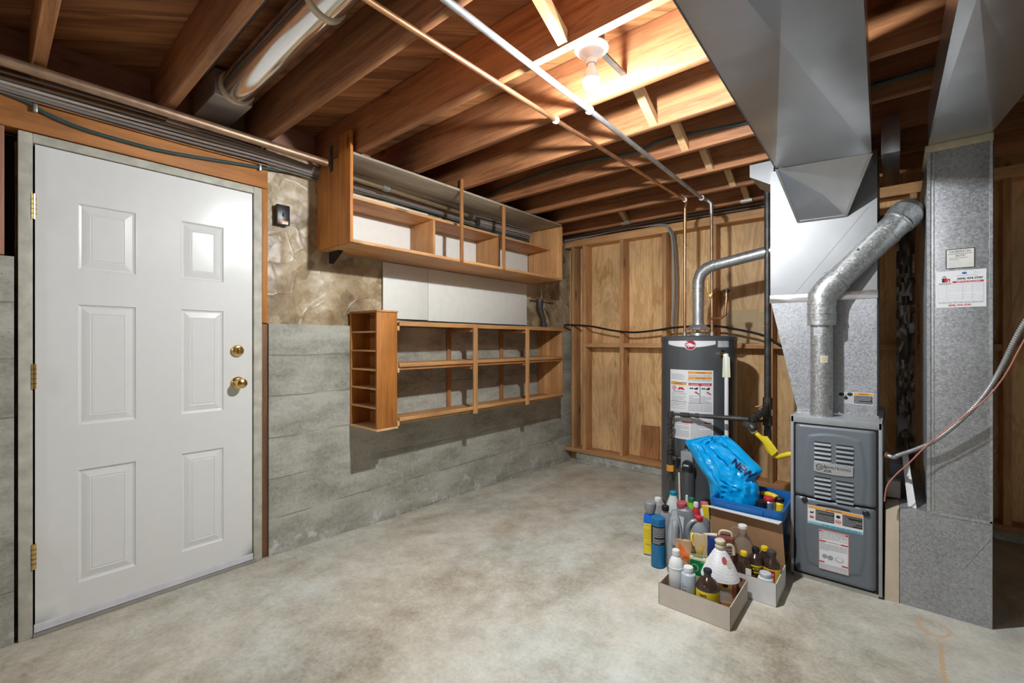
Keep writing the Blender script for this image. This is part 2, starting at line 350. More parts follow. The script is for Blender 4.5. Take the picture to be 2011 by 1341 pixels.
# ------------------------------------------------------------------ mesh builder
class MB:
    def __init__(self): self.bm = bmesh.new(); self.mats = []
    def mi(self, m):
        if m is None: return 0
        if m not in self.mats: self.mats.append(m)
        return self.mats.index(m)
    def face(self, pts, m=None):
        vs = [self.bm.verts.new(p) for p in pts]
        f = self.bm.faces.new(vs); f.material_index = self.mi(m); return f
    def hexa(self, p, m=None):
        self._hexa(p, m); return self
    def _hexa(self, p, m=None):
        v = [self.bm.verts.new(q) for q in p]; k = self.mi(m)
        for f in ((3, 2, 1, 0), (4, 5, 6, 7), (0, 1, 5, 4), (1, 2, 6, 5), (2, 3, 7, 6), (3, 0, 4, 7)):
            self.bm.faces.new([v[i] for i in f]).material_index = k
        return v
    def box(self, x0, x1, y0, y1, z0, z1, m=None, bev=0):
        v = self._hexa([(x0, y0, z0), (x1, y0, z0), (x1, y1, z0), (x0, y1, z0), (x0, y0, z1), (x1, y0, z1), (x1, y1, z1), (x0, y1, z1)], m)
        if bev:
            es = list({e for a in v for e in a.link_edges})
            bmesh.ops.bevel(self.bm, geom=es, offset=bev, segments=2, affect='EDGES', profile=.5)
        return self
    def prism(self, pts, d, m=None):
        d = Vector(d); k = self.mi(m)
        a = [self.bm.verts.new(p) for p in pts]; b = [self.bm.verts.new(Vector(p)+d) for p in pts]; n = len(pts)
        self.bm.faces.new(a[::-1]).material_index = k; self.bm.faces.new(b).material_index = k
        for i in range(n): self.bm.faces.new((a[i], a[(i+1) % n], b[(i+1) % n], b[i])).material_index = k
        return self
    def rings(self, rs, m=None, cap=True, closed=False):
        k = self.mi(m); vr = [[self.bm.verts.new(p) for p in r] for r in rs]; n = len(vr[0])
        for a, b in zip(vr, vr[1:]):
            for i in range(n): self.bm.faces.new((a[i], a[(i+1) % n], b[(i+1) % n], b[i])).material_index = k
        if closed:
            a, b = vr[-1], vr[0]
            for i in range(n): self.bm.faces.new((a[i], a[(i+1) % n], b[(i+1) % n], b[i])).material_index = k
        elif cap:
            self.bm.faces.new(vr[0][::-1]).material_index = k; self.bm.faces.new(vr[-1]).material_index = k
        return self
    def tube(self, pts, r, n=12, m=None, smooth=0, closed=False):
        P = [Vector(p) for p in pts]
        if smooth: P = spline(P, smooth)
        if isinstance(r, (list, tuple)) and len(r) != len(P):
            q = list(r); r = []
            for i in range(len(P)):
                f = i/(len(P)-1)*(len(q)-1); k = min(len(q)-2, int(f)); r.append(q[k]+(q[k+1]-q[k])*(f-k))
        rs = []; T = []
        for i in range(len(P)):
            a = P[max(0, i-1)]; b = P[min(len(P)-1, i+1)]; T.append((b-a).normalized())
        up = Vector((0, 0, 1)) if abs(T[0].z) < .9 else Vector((1, 0, 0))
        u = T[0].cross(up).normalized()
        for i, p in enumerate(P):
            u = (u - T[i]*u.dot(T[i])).normalized(); v = T[i].cross(u)
            rad = r[i] if isinstance(r, (list, tuple)) else (r(i/(len(P)-1)) if callable(r) else r)
            if 0 < i < len(P)-1 and not smooth:
                c = max(.5, T[i].dot((P[i]-P[i-1]).normalized())); 
            else: c = 1
            rs.append([p + (u*math.cos(2*math.pi*k/n)+v*math.sin(2*math.pi*k/n))*rad/c for k in range(n)])
        return self.rings(rs, m)
    def lathe(self, prof, c=(0, 0, 0), n=28, m=None, sx=1, sy=1, p=2.0, axis='z'):
        rs = []; c = Vector(c)
        for r, z in prof:
            ring = []
            for k in range(n):
                a = 2*math.pi*k/n; ca, sa = math.cos(a), math.sin(a)
                x = math.copysign(abs(ca)**(2/p), ca)*r*sx; y = math.copysign(abs(sa)**(2/p), sa)*r*sy
                if axis == 'z': ring.append(c+Vector((x, y, z)))
                elif axis == 'x': ring.append(c+Vector((z, x, y)))
                else: ring.append(c+Vector((y, z, x)))
            rs.append(ring)
        return self.rings(rs, m)
    def build(self, name, mat=None, parent=None, shift=None, smooth=True, ang=28):
        me = bpy.data.meshes.new(name)
        if shift is not None:
            for v in self.bm.verts: v.co -= Vector(shift)
        bmesh.ops.recalc_face_normals(self.bm, faces=self.bm.faces[:])
        self.bm.to_mesh(me); self.bm.free()
        ms = self.mats if self.mats else [mat or M_LG]
        if mat and self.mats and self.mats[0] is not mat and mat not in self.mats: pass
        for x in ms: me.materials.append(x)
        if smooth and len(me.polygons):
            me.polygons.foreach_set('use_smooth', [True]*len(me.polygons)); me.set_sharp_from_angle(angle=R(ang))
        o = bpy.data.objects.new(name, me); COL.objects.link(o)
        if parent: o.parent = parent
        return o
def spline(P, k):
    out = []; n = len(P)
    for i in range(n-1):
        p0 = P[max(0, i-1)]; p1 = P[i]; p2 = P[i+1]; p3 = P[min(n-1, i+2)]
        for j in range(k):
            t = j/k
            out.append(.5*((2*p1)+(p2-p0)*t+(2*p0-5*p1+4*p2-p3)*t*t+(3*p1-p0-3*p2+p3)*t*t*t))
    out.append(P[-1]); return out

def tag(o, label=None, cat=None, group=None, kind=None):
    if label: o['label'] = label
    if cat: o['category'] = cat
    if group: o['group'] = group
    if kind: o['kind'] = kind
    return o
def thing(name, label, cat, loc=(0, 0, 0), rot=0, group=None, kind=None):
    o = bpy.data.objects.new(name, None); COL.objects.link(o); o.location = loc; o.rotation_euler = (0, 0, R(rot))
    o.empty_display_size = .05
    return tag(o, label, cat, group, kind)
def part(t, name, mb, mat=None, world=True, label=None, **kw):
    """a part under a thing; world=True means the mesh was written in room coordinates"""
    sh = None
    if world:
        q = t; sh = Vector(q.location)
        while q.parent: q = q.parent; sh = sh+Vector(q.location)
    o = mb.build(name, mat, t, sh, **kw)
    if label: o['label'] = label
    return o
def solo(name, label, cat, mb, mat, loc, group=None, kind=None, **kw):
    o = mb.build(name, mat, None, loc, **kw); o.location = loc
    return tag(o, label, cat, group, kind)
def struct(name, mb, mat, loc=(0, 0, 0), parent=None, **kw):
    o = mb.build(name, mat, parent, loc, **kw)
    if parent is None: o.location = loc; o['kind'] = 'structure'
    return o
def bx(*a, **k): return MB().box(*a, **k)

# ------------------------------------------------------------------ flat labels with print
_tx = {}
def text_geo(s, off=0.0):
    if (s, off) in _tx: return _tx[(s, off)]
    cu = bpy.data.curves.new('t', 'FONT'); cu.body = s; cu.size = 1; cu.offset = off; cu.resolution_u = 3
    ob = bpy.data.objects.new('t', cu); COL.objects.link(ob)
    dg = bpy.context.evaluated_depsgraph_get(); me = ob.evaluated_get(dg).to_mesh()
    vs = [tuple(v.co) for v in me.vertices]; fs = [tuple(p.vertices) for p in me.polygons]
    ob.evaluated_get(dg).to_mesh_clear(); bpy.data.objects.remove(ob); bpy.data.curves.remove(cu)
    x0 = min((v[0] for v in vs), default=0); x1 = max((v[0] for v in vs), default=1)
    y0 = min((v[1] for v in vs), default=0); y1 = max((v[1] for v in vs), default=1)
    _tx[(s, off)] = (vs, fs, x0, x1, y0, y1); return _tx[(s, off)]
class Label:
    def __init__(s, f, step=9): s.f = f; s.mb = MB(); s.step = step
    def poly(s, pts, m, l=1): s.mb.face([s.f(u, v, l*.0005) for u, v in pts], m)
    def rect(s, u0, v0, u1, v1, m, l=0):
        n = max(1, int(math.ceil(abs(u1-u0)/s.step)))
        for i in range(n):
            a = u0+(u1-u0)*i/n; b = u0+(u1-u0)*(i+1)/n
            s.poly([(a, v0), (b, v0), (b, v1), (a, v1)], m, l)
    def frame(s, u0, v0, u1, v1, w, m, l=1):
        s.rect(u0, v0, u1, v0+w, m, l); s.rect(u0, v1-w, u1, v1, m, l)
        s.rect(u0, v0+w, u0+w, v1-w, m, l); s.rect(u1-w, v0+w, u1, v1-w, m, l)
    def lines(s, u0, v0, u1, v1, n, m, l=1, fill=.5):
        for i in range(n):
            v = v0+(v1-v0)*(i+.5)/n; h = (v1-v0)/n*fill/2; u = u0
            while u < u1-.004*abs(u1-u0):
                wd = (u1-u0)*random.uniform(.05, .16); e = min(u1, u+wd)
                s.rect(u, v-h, e, v+h, m, l); u = e+(u1-u0)*.02
                if random.random() < .04: break
    def disc(s, u, v, ru, rv, m, l=1, n=24):
        s.poly([(u+ru*math.cos(2*math.pi*i/n), v+rv*math.sin(2*math.pi*i/n)) for i in range(n)], m, l)
    def text(s, t, u0, v0, u1, v1, m, l=2, off=0.0):
        vs, fs, x0, x1, y0, y1 = text_geo(t, off)
        k = s.mb.mi(m)
        q = [s.mb.bm.verts.new(s.f(u0+(a-x0)/(x1-x0)*(u1-u0), v0+(b-y0)/(y1-y0)*(v1-v0), l*.0005)) for a, b, c in vs]
        for f in fs:
            try: s.mb.bm.faces.new([q[i] for i in f]).material_index = k
            except ValueError: pass
def onY(x0, y, z0, sc=1.0):      # sheet on a wall that faces -y; u, v in metres
    return lambda u, v, d: (x0+u*sc, y-.0006-d, z0+v*sc)

# ================================================================== SETTING
def fz(x, y):
    a = min(1, max(0, (y-1)/3.07)); b = min(1, max(0, 1-x/1.7)); return -.078*a*b
mb = MB(); nx, ny = 40, 44; X0, X1, Y0, Y1 = -.15, 6.0, -4.2, 4.4; g = []
for j in range(ny+1):
    g.append([mb.bm.verts.new((X0+(X1-X0)*i/nx, Y0+(Y1-Y0)*j/ny, fz(X0+(X1-X0)*i/nx, Y0+(Y1-Y0)*j/ny))) for i in range(nx+1)])
for j in range(ny):
    for i in range(nx): mb.bm.faces.new((g[j][i], g[j][i+1], g[j+1][i+1], g[j+1][i]))
struct('floor', mb, M_CF)
struct('ceiling', bx(-.2, 6.0, -4.2, 4.4, 2.55, 2.57), M_SUB)

mb = MB(); mb.box(-.2, 0, 1.052, 4.21, -.15, 1.333); mb.box(-.2, 0, -4.2, .076, -.1, 1.575)
struct('wall_left', mb, M_CW)
# crinkled kraft-faced insulation above the concrete
mb = MB(); ny, nz = 150, 50; ya, yb, za, zb = 1.049, 4.21, 1.33, 2.33; g = []
for j in range(nz+1):
    row = []
    for i in range(ny+1):
        y = ya+(yb-ya)*i/ny; z = za+(zb-za)*j/nz
        n = noise.noise(Vector((y*5, z*5, 1))) + .6*abs(noise.noise(Vector((y*13, z*11, 4)))) + .3*noise.noise(Vector((y*30, z*30, 7)))
        row.append(mb.bm.verts.new((-.022+.011*n, y, z)))
    g.append(row)
for j in range(nz):
    for i in range(ny): mb.bm.faces.new((g[j][i], g[j][i+1], g[j+1][i+1], g[j+1][i]))
mb.box(-.2, -.06, 1.049, 4.21, 1.33, 2.33)
tag(struct('wall_left_insulation', mb, M_PAPER, ang=60), 'crinkled brown kraft paper facing the wall above the concrete', 'wall lining', None, 'structure')
mb = MB(); mb.box(-.2, 6.0, 4.21, 4.25, -.2, 2.55)
struct('wall_back', mb, wood('ply', 'z'))
struct('trim_1', bx(.135, 6.0, 4.09, 4.209, -.2, .055, bev=.006), M_CW)      # concrete curb under the stud wall
struct('wall_right', bx(6.0, 6.1, -4.2, 4.4, -.1, 2.6), M_CW)

mb = MB(); rs = []
for j in range(90):
    z = .02+j*.0228; w_ = .004+.006*abs(noise.noise(Vector((z*9, 2, 3)))); x_ = -.03+.02*noise.noise(Vector((z*14, 7, 1)))
    rs.append([(x_+w_*1.6*math.cos(k*math.pi/4), .082+w_*.55*math.sin(k*math.pi/4), z+.004*math.sin(k*3+j)) for k in range(8)])
mb.rings(rs)
solo('gap_filler', 'crumbly brown filler in the gap left of the door frame', 'filler', mb, plain('brown_filler', (.12, .065, .03), .9, vary=.5), (-.03, .082, .02), ang=20)
# wall plates and header
def lumber(name, label, x0, x1, y0, y1, z0, z1, mat, cat='lumber', group=None, bev=.003):
    c = ((x0+x1)/2, (y0+y1)/2, (z0+z1)/2)
    return solo(name, label, cat, bx(x0, x1, y0, y1, z0, z1, bev=bev), mat, c, group)
lumber('door_header', 'orange-brown wooden beam running above the white door', -.09, 0.0, -1.6, 1.047, 2.100, 2.31, wood('orange', 'y'), 'beam')
lumber('trimmer_stud', 'narrow orange wooden stud beside the right door jamb', -.09, -.002, 1.018, 1.047, 1.335, 2.098, wood('orange', 'z'), 'stud')
lumber('trimmer_block', 'dark brown upright strip between door jamb and concrete', -.09, -.012, 1.018, 1.050, 0.0, 1.330, wood('brown', 'z'), 'wood strip')
lumber('wall_post', 'reddish rough post above the concrete left of the door', -.09, 0.0, -.9, .050, 1.58, 2.098, wood('red', 'z'), 'post')
solo('gap_backing', 'black sheet standing for the shade in the gap left of the door frame', 'dark backing', MB().box(-.2, -.095, .077, 1.048, 0, 2.31).box(-.2, -.095, -.95, .077, 1.58, 2.31), M_DARK, (-.15, .5, 0))  # black sheet added to give the gap its shade and close light leaks
lumber('sill_plate', 'long wooden plate under the joist ends on the left wall', -.12, -.03, 1.05, 4.21, 2.325, 2.36, wood('fir', 'y'), 'plate')
lumber('rim_joist', 'rim board closing the joist bays over the left wall', -.15, -.115, -4.2, 4.4, 2.31, 2.55, wood('red', 'y'), 'beam')

# joists
JY = [-3.45, -3.045, -2.64, -2.235, -1.83, -1.425, -1.02, -.62, -.24, .157, .575, 1.003, 1.41, 1.813, 2.221, 2.627, 3.033, 3.44, 3.845]
vis = ['leftmost ceiling joist, crossing the top left corner of the photo', 'ceiling joist whose end shows above the middle of the white door', 'ceiling joist ending just left of the upper wall shelf, right of the round duct',
       'ceiling joist directly in front of the bare bulb', 'ceiling joist just behind the bare bulb', 'ceiling joist second behind the bare bulb, with a dark cable beyond it',
       'ceiling joist third behind the bare bulb, the dark green cable along it', 'ceiling joist fourth behind the bare bulb', 'ceiling joist nearest but one to the stud wall, pipe straps on it', 'ceiling joist nearest to the stud wall']
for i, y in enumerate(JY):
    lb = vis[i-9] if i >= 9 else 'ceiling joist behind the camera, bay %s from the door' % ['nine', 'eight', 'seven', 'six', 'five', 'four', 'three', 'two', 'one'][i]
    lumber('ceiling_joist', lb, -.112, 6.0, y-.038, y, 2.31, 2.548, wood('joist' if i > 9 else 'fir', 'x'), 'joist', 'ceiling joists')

# stud wall
lumber('bottom_plate', 'bottom plate of the stud wall overhanging the concrete curb', -.0+.003, 6.0, 4.068, 4.208, .057, .098, wood('stud', 'x'), 'plate')
lumber('top_plate', 'top plate of the stud wall below the last joists', .003, 6.0, 4.07, 4.208, 2.235, 2.308, wood('stud', 'x'), 'plate')
SX = [(.083, 'stud of the back wall in the left corner'), (.222, 'second stud of the back wall from the left corner'), (.650, 'third stud of the back wall, left of the hanging grey cable'),
      (1.080, 'fourth stud of the back wall, beside the grey cable left of the water heater'), (1.515, 'fifth stud of the back wall, behind the water heater vent'), (1.945, 'sixth stud of the back wall, behind the black gas pipe'),
      (2.38, 'seventh stud of the back wall, hidden behind the furnace'), (2.80, 'eighth stud of the back wall, between furnace and return duct'), (3.23, 'dark stud right of the return duct'), (3.66, 'dark stud at the right edge of the photo'), (4.1, 'stud of the back wall beyond the right edge')]
for x, lb in SX:
    lumber('wall_stud', lb, x, x+.038, 4.07, 4.208, .099, 2.234, wood('stud', 'z'), 'stud', 'studs of the back wall')
bl = [(.262, .648, 'left'), (.690, 1.078, 'second from the left'), (1.120, 1.513, 'behind the water heater'), (1.555, 1.943, 'right of the water heater'), (1.985, 2.378, 'left of the furnace plenum'), (2.42, 2.798, 'in the shadow right of the furnace'), (2.84, 3.228, 'behind the return duct'), (3.27, 3.658, 'at the right edge of the photo')]
for x0, x1, lb in bl:
    lumber('blocking', 'horizontal blocking between wall studs, %s' % lb, x0, x1, 4.07, 4.208, 1.172, 1.212, wood('stud', 'x'), 'blocking', 'blocking in the back wall')
# loose plywood scrap
c = (.915, 4.19, .1)
solo('plywood_scrap', 'small brown plywood scrap leaning in the stud bay left of the heater', 'board', MB().hexa([(.82, 4.165, .10), (1.005, 4.165, .10), (1.005, 4.175, .10), (.82, 4.175, .10), (.82, 4.195, .405), (1.005, 4.195, .412), (1.005, 4.208, .412), (.82, 4.208, .405)]), wood('fir', 'z'), c)

# cross bridging
for x, ya, yb, lb in ((1.80, 1.005, 1.370, 'in the bay in front of the bulb'), (1.80, 1.815, 2.181, 'just behind the bulb'), (1.815, 2.223, 2.587, 'two bays behind the bulb'), (1.83, 2.629, 2.993, 'three bays behind the bulb'), (1.86, 3.035, 3.400, 'in the bay near the stud wall')):
    mb = MB().hexa([(x-.02, ya, 2.50), (x+.02, ya, 2.50), (x+.02, yb, 2.315), (x-.02, yb, 2.315), (x-.02, ya, 2.545), (x+.02, ya, 2.545), (x+.02, yb, 2.36), (x-.02, yb, 2.36)])
    solo('joist_bridging', 'slanting wooden brace between joists, %s' % lb, 'brace', mb, wood('pale', 'y'), (x, (ya+yb)/2, 2.43), 'cross braces between joists')
for x, y, lb in ((.86, 3.60, 'left'), (1.86, 3.60, 'right')):
    mb = MB().hexa([(x-.02, 3.442, 2.50), (x+.02, 3.442, 2.50), (x+.02, 3.805, 2.315), (x-.02, 3.805, 2.315), (x-.02, 3.442, 2.545), (x+.02, 3.442, 2.545), (x+.02, 3.805, 2.36), (x-.02, 3.805, 2.36)])
    t = thing('joist_bridging', 'wooden brace with bright metal end in the last joist bay, %s one' % lb, 'brace', (x, 3.62, 2.43), 0, 'cross braces between joists')
    part(t, 'brace', mb, wood('pale', 'y'))
    part(t, 'metal_end', bx(x-.04, x+.04, 3.76, 3.80, 2.296, 2.313), M_SCREW)

# ================================================================== DOOR
t = thing('door_1', None, None, (0, .55, 0), kind='structure')
D0, D1, DZ0, DZ1 = .135, .966, .028, 2.052
pan = [(.258, .468, 1.540, 1.842), (.633, .832, 1.540, 1.842), (.258, .468, .857, 1.398), (.633, .832, .857, 1.398), (.258, .468, .165, .671), (.633, .832, .165, .671)]
mb = MB()
ys = sorted({D0, D1, .258, .468, .633, .832}); zs = sorted({DZ0, DZ1, *[p[2] for p in pan], *[p[3] for p in pan]})
XF = -.006
for a, b in zip(ys, ys[1:]):
    for c_, d in zip(zs, zs[1:]):
        if any(abs(p[0]-a) < 1e-6 and abs(p[2]-c_) < 1e-6 for p in pan): continue
        mb.face([(XF, a, c_), (XF, b, c_), (XF, b, d), (XF, a, d)])
mb.box(-.05, XF-.014, D0, D1, DZ0, DZ1)
for p in pan:      # moulded panel: sunk bead, bevel, raised field
    prof = [(0, 0), (.006, .001), (.011, -.007), (.018, -.009), (.046, -.0015), (.050, -.0035), (.053, -.0015)]
    prev = None
    for ins, dx in prof:
        r = [(XF+dx, p[0]+ins, p[2]+ins), (XF+dx, p[1]-ins, p[2]+ins), (XF+dx, p[1]-ins, p[3]-ins), (XF+dx, p[0]+ins, p[3]-ins)]
        if prev:
            for i in range(4): mb.face([prev[i], prev[(i+1) % 4], r[(i+1) % 4], r[i]])
        prev = r
    mb.face(prev)
for q in ((D0, D0), (D1, D1)):
    mb.face([(XF, q[0], DZ0), (XF-.02, q[0], DZ0), (XF-.02, q[0], DZ1), (XF, q[0], DZ1)])
mb.face([(XF, D0, DZ1), (XF-.02, D0, DZ1), (XF-.02, D1, DZ1), (XF, D1, DZ1)])
bmesh.ops.remove_doubles(mb.bm, verts=mb.bm.verts[:], dist=1e-5)
part(t, 'door_slab', mb, M_DOOR, ang=20)
sw = MB().box(-.004, .004, D0-.004, D1+.002, .018, .052, M_SWEEP, bev=.002).box(.003, .006, D0-.004, D1+.002, .020, .026, M_SWEEP)
part(t, 'door_sweep', sw, M_SWEEP)
for z, nm in ((1.79, ''), (1.085, ''), (.337, '')):
    h = MB().tube([(.004, .131, z-.052), (.004, .131, z+.052)], .0075, 12, M_BRASS)
    h.box(-.003, .002, .108, .130, z-.05, z+.05, M_BRASS)
    for k in (-.03, -.01, .01, .03): h.tube([(.004, .131, z+k-.001), (.004, .131, z+k+.001)], .0083, 12, M_DARK)
    part(t, 'hinge', h, M_BRASS)
kn = part(t, 'door_knob', MB().lathe([(.0, -.004), (.033, -.004), (.033, .004), (.028, .009), (.013, .012), (.012, .030), (.020, .036), (.0275, .046), (.0285, .056), (.024, .066), (.013, .072), (.002, .073)], (0, .893, 1.005), 28, M_BRASS, axis='x'), M_BRASS)
part(kn, 'turn_button', MB().lathe([(.006, .072), (.006, .078), (.001, .079)], (0, .893, 1.005), 16, M_BRASS, axis='x'), M_BRASS)
db = part(t, 'deadbolt', MB().lathe([(.0, -.004), (.031, -.004), (.031, .006), (.026, .013), (.018, .016), (.017, .018), (.001, .018)], (0, .891, 1.180), 28, M_BRASS, axis='x'), M_BRASS)
part(db, 'thumb_turn', MB().box(.017, .032, .888, .894, 1.168, 1.192, M_BRASS, bev=.002), M_BRASS)
t = thing('trim_2', None, None, (0, .55, 0), kind='structure')
part(t, 'left_jamb', bx(-.09, .004, .087, .128, 0.0, 2.094, bev=.003), M_FRAME)
part(t, 'right_jamb', bx(-.09, .004, .972, 1.015, 0.0, 2.094, bev=.003), M_FRAME)
part(t, 'head_jamb', bx(-.09, .003, .128, .972, 2.056, 2.094, bev=.003), M_FRAME)
part(t, 'opening_backing', MB().box(-.052, -.0502, .128, .972, 0, 2.056), M_DARK)  # thin dark sheet filling the opening behind the slab
part(t, 'threshold', bx(-.05, .012, .128, .985, -.001, .017, bev=.003), M_SCREW, label='pale metal sill under the door')

# small switch box on the paper
t = thing('wall_switch', 'small black switch box with a red and white sticker right of the door', 'switch', (.008, 1.124, 1.90))
part(t, 'cover', bx(-.012, .024, 1.088, 1.159, 1.908, 2.022, bev=.0015), M_BLACK)
part(t, 'toggle', bx(.024, .034, 1.118, 1.128, 1.955, 1.975, bev=.002), M_LK)
lb = Label(lambda u, v, d: (.0246+d, 1.104+u, 1.911+v)); lb.rect(0, 0, .045, .020, M_LW, 0); lb.rect(0, .012, .045, .020, M_LO, 1); lb.rect(.0, .0, .010, .012, M_LR, 1)
part(t, 'sticker', lb.mb, M_LW)

# white boards on the left wall
for y0, y1, z0, z1, lb in ((1.803, 2.197, 1.393, 1.788, 'white wall board under the upper shelf, narrow left piece'), (2.201, 3.411, 1.388, 1.788, 'white wall board under the upper shelf, wide right piece'),
                           (1.40, 2.197, 1.792, 2.205, 'white wall board behind the upper shelf, left piece'), (2.201, 3.425, 1.792, 2.195, 'white wall board behind the upper shelf, right piece')):
    solo('wall_board', lb, 'board', bx(-.004, .004, y0, y1, z0, z1, bev=.001), M_WHITEP, (0, (y0+y1)/2, z0))

# ================================================================== UPPER SHELF
t = thing('wall_shelf', 'large open wooden shelf hung under the joists on the left wall', 'shelf', (.2, 2.39, 1.79))
U = .395; sy, sz, sx_ = wood('shelf', 'y'), wood('shelf', 'z'), wood('shelf', 'x'); so = wood('orange', 'z')
for i, (xa, xb, zt) in enumerate(((.008, .128, 2.30), (.130, .262, 2.30), (.264, U, 2.42))):
    part(t, 'side_board', bx(xa, xb, 1.330, 1.348, 1.792, zt, bev=.001), so, label='orange-brown left end board')
for xa, xb in ((.008, .20), (.202, U)):
    part(t, 'side_board', bx(xa, xb, 3.43, 3.448, 1.792, 2.285, bev=.001), sz)
part(t, 'bottom_board', bx(.010, U, 1.349, 3.429, 1.790, 1.809, bev=.001), sy)
part(t, 'middle_board', bx(.010, .272, 1.349, 3.429, 2.082, 2.099, bev=.001), sy)
part(t, 'top_board', bx(.010, U, 1.349, 3.429, 2.289, 2.303, bev=.001), wood('grey', 'y'), label='dusty grey top board')
for y, zt in ((2.165, 2.37), (2.612, 2.288)):
    part(t, 'front_post', bx(U-.002, U+.016, y, y+.022, 1.793, zt, bev=.001), wood('fir', 'z'))
for y in (2.03, 2.71):
    part(t, 'divider', bx(.012, .270, y, y+.018, 1.809, 2.081, bev=.001), sz)
part(t, 'bracket', MB().prism([(.02, 1.40, 1.788), (.14, 1.40, 1.788), (.02, 1.40, 1.72)], (0, .03, 0)), M_DARK, label='black triangular bracket under the left end')

# ================================================================== LOWER SHELF + SPICE RACK
t = thing('spice_rack', 'narrow upright orange-brown rack of small compartments at the shelf end', 'rack', (.16, 1.625, .68))
sxm = wood('orange', 'z')
part(t, 'front_panel', bx(.300, .314, 1.553, 1.700, .690, 1.413, bev=.001), sxm)
part(t, 'back_panel', bx(.003, .016, 1.553, 1.700, .690, 1.413), sxm)
part(t, 'side_panel', bx(.017, .299, 1.690, 1.700, .692, 1.411), wood('orange', 'z'))
part(t, 'top_board', bx(.0, .320, 1.548, 1.704, 1.413, 1.424, bev=.001), wood('fir', 'x'))
part(t, 'bottom_board', bx(.0, .320, 1.548, 1.704, .678, .690, bev=.001), wood('pale', 'x'), label='pale bottom board')
for z in (.812, .930, 1.047, 1.166, 1.285):
    part(t, 'shelf_board', bx(.017, .299, 1.556, 1.689, z, z+.011, bev=.001), wood('shelf', 'x'))
t = thing('open_shelf', 'wide two-tier open wooden shelf frame hung over the concrete wall', 'shelf', (.15, 2.65, .68))
part(t, 'top_board', bx(.004, .294, 1.706, 3.602, 1.349, 1.361, bev=.001), sy)
part(t, 'front_rail', bx(.295, .309, 1.722, 3.606, 1.330, 1.356, bev=.001), wood('shelf', 'y'))
part(t, 'middle_board', bx(.024, .294, 1.706, 3.588, 1.073, 1.086, bev=.001), wood('shelf', 'y'))
part(t, 'front_rail', bx(.295, .309, 1.722, 3.588, 1.066, 1.089, bev=.001), wood('shelf', 'y'))
part(t, 'rail_backing', bx(.270, .294, 1.706, 3.588, 1.045, 1.072, bev=.001), wood('fir', 'y'))
part(t, 'front_rail', bx(.295, .309, 1.722, 3.588, .716, .741, bev=.001), wood('shelf', 'y'))
part(t, 'bottom_board', bx(.023, .294, 1.706, 3.588, .700, .714, bev=.001), wood('shelf', 'y'))
for y in (2.378, 3.007):
    part(t, 'front_post', bx(.310, .326, y, y+.036, .688, 1.346, bev=.001), wood('shelf', 'z'))
    part(t, 'back_post', bx(.003, .022, y+.005, y+.040, .690, 1.348, bev=.001), wood('fir', 'z'))
    for z in (1.325, 1.045):
        part(t, 'support_arm', bx(.023, .294, y+.007, y+.030, z-.022, z, bev=.001), wood('fir', 'x'))
for z in (1.300, 1.030, .690):
    part(t, 'cleat', bx(.06, .309, 1.706, 1.722, z, z+.03, bev=.001), wood('pale', 'x'))
part(t, 'end_panel', bx(.003, .150, 3.589, 3.603, .690, 1.348, bev=.001), wood('shelf', 'z'))
part(t, 'end_panel', bx(.152, .294, 3.589, 3.603, .690, 1.348, bev=.001), wood('shelf', 'z'))
t = thing('shelf_cap_board', 'thin dark green board edge lying on top of the open shelf', 'board', (.03, 2.7, 1.363))
part(t, 'board', bx(.004, .12, 1.80, 3.42, 1.3625, 1.372, bev=.001), plain('green_stain', (.06, .09, .05), .7))

# black valve on the wall in the corner
t = thing('shut_off_valve', 'old black and copper water valve in the corner beyond the white board', 'valve', (.04, 3.6, 1.34))
part(t, 'pipe', MB().tube([(.045, 3.42, 1.655), (.045, 3.80, 1.652)], .011, 12, M_COPPERD), M_COPPERD)
part(t, 'body', MB().tube([(.05, 3.56, 1.645), (.05, 3.56, 1.56), (.06, 3.60, 1.46), (.06, 3.62, 1.36)], [.035, .03, .022, .03], 14, M_IRON), M_IRON)
part(t, 'handle', MB().tube([(.08, 3.62, 1.60), (.08, 3.68, 1.54), (.07, 3.72, 1.47)], .010, 10, M_CABLED), M_IRON)
part(t, 'stem', MB().tube([(.05, 3.585, 1.78), (.05, 3.585, 1.53)], .006, 10, M_SCREW), M_SCREW, label='thin bright vertical pipe')

# ================================================================== PIPES AND CABLES NEAR THE LEFT WALL
t = thing('conduit_pipe', 'thick brown conduit running above the door into the upper shelf', 'pipe', (.16, .3, 2.28))
part(t, 'pipe', MB().tube([(.19, -1.5, 2.283), (.185, 1.30, 2.277)], .021, 20, M_COPPERD), plain('brown_conduit', (.40, .29, .22), .4, .6))
part(t, 'slot_shade', MB().box(.168, .205, 1.3275, 1.3298, 2.235, 2.385, M_LK), M_LK, label='black plate standing for the dark slot where the pipe enters the shelf')  # black plate stands in for the shade inside the slot
t = thing('shelf_pipe', 'brassy pipe with couplings running inside the upper shelf', 'pipe', (.11, 2.0, 2.26))
part(t, 'pipe', MB().tube([(.125, 1.352, 2.262), (.10, 2.60, 2.247)], .014, 16), plain('brassy_pipe', (.36, .27, .15), .4, .6))
part(t, 'coupling', MB().tube([(.121, 1.72, 2.258), (.120, 1.77, 2.258)], .019, 16), M_SCREW)
part(t, 'end_fitting', MB().tube([(.10, 2.52, 2.248), (.10, 2.57, 2.248)], .020, 16).tube([(.10, 2.60, 2.247), (.10, 2.65, 2.235), (.08, 2.67, 2.20)], .013, 12, smooth=4), M_IRON)
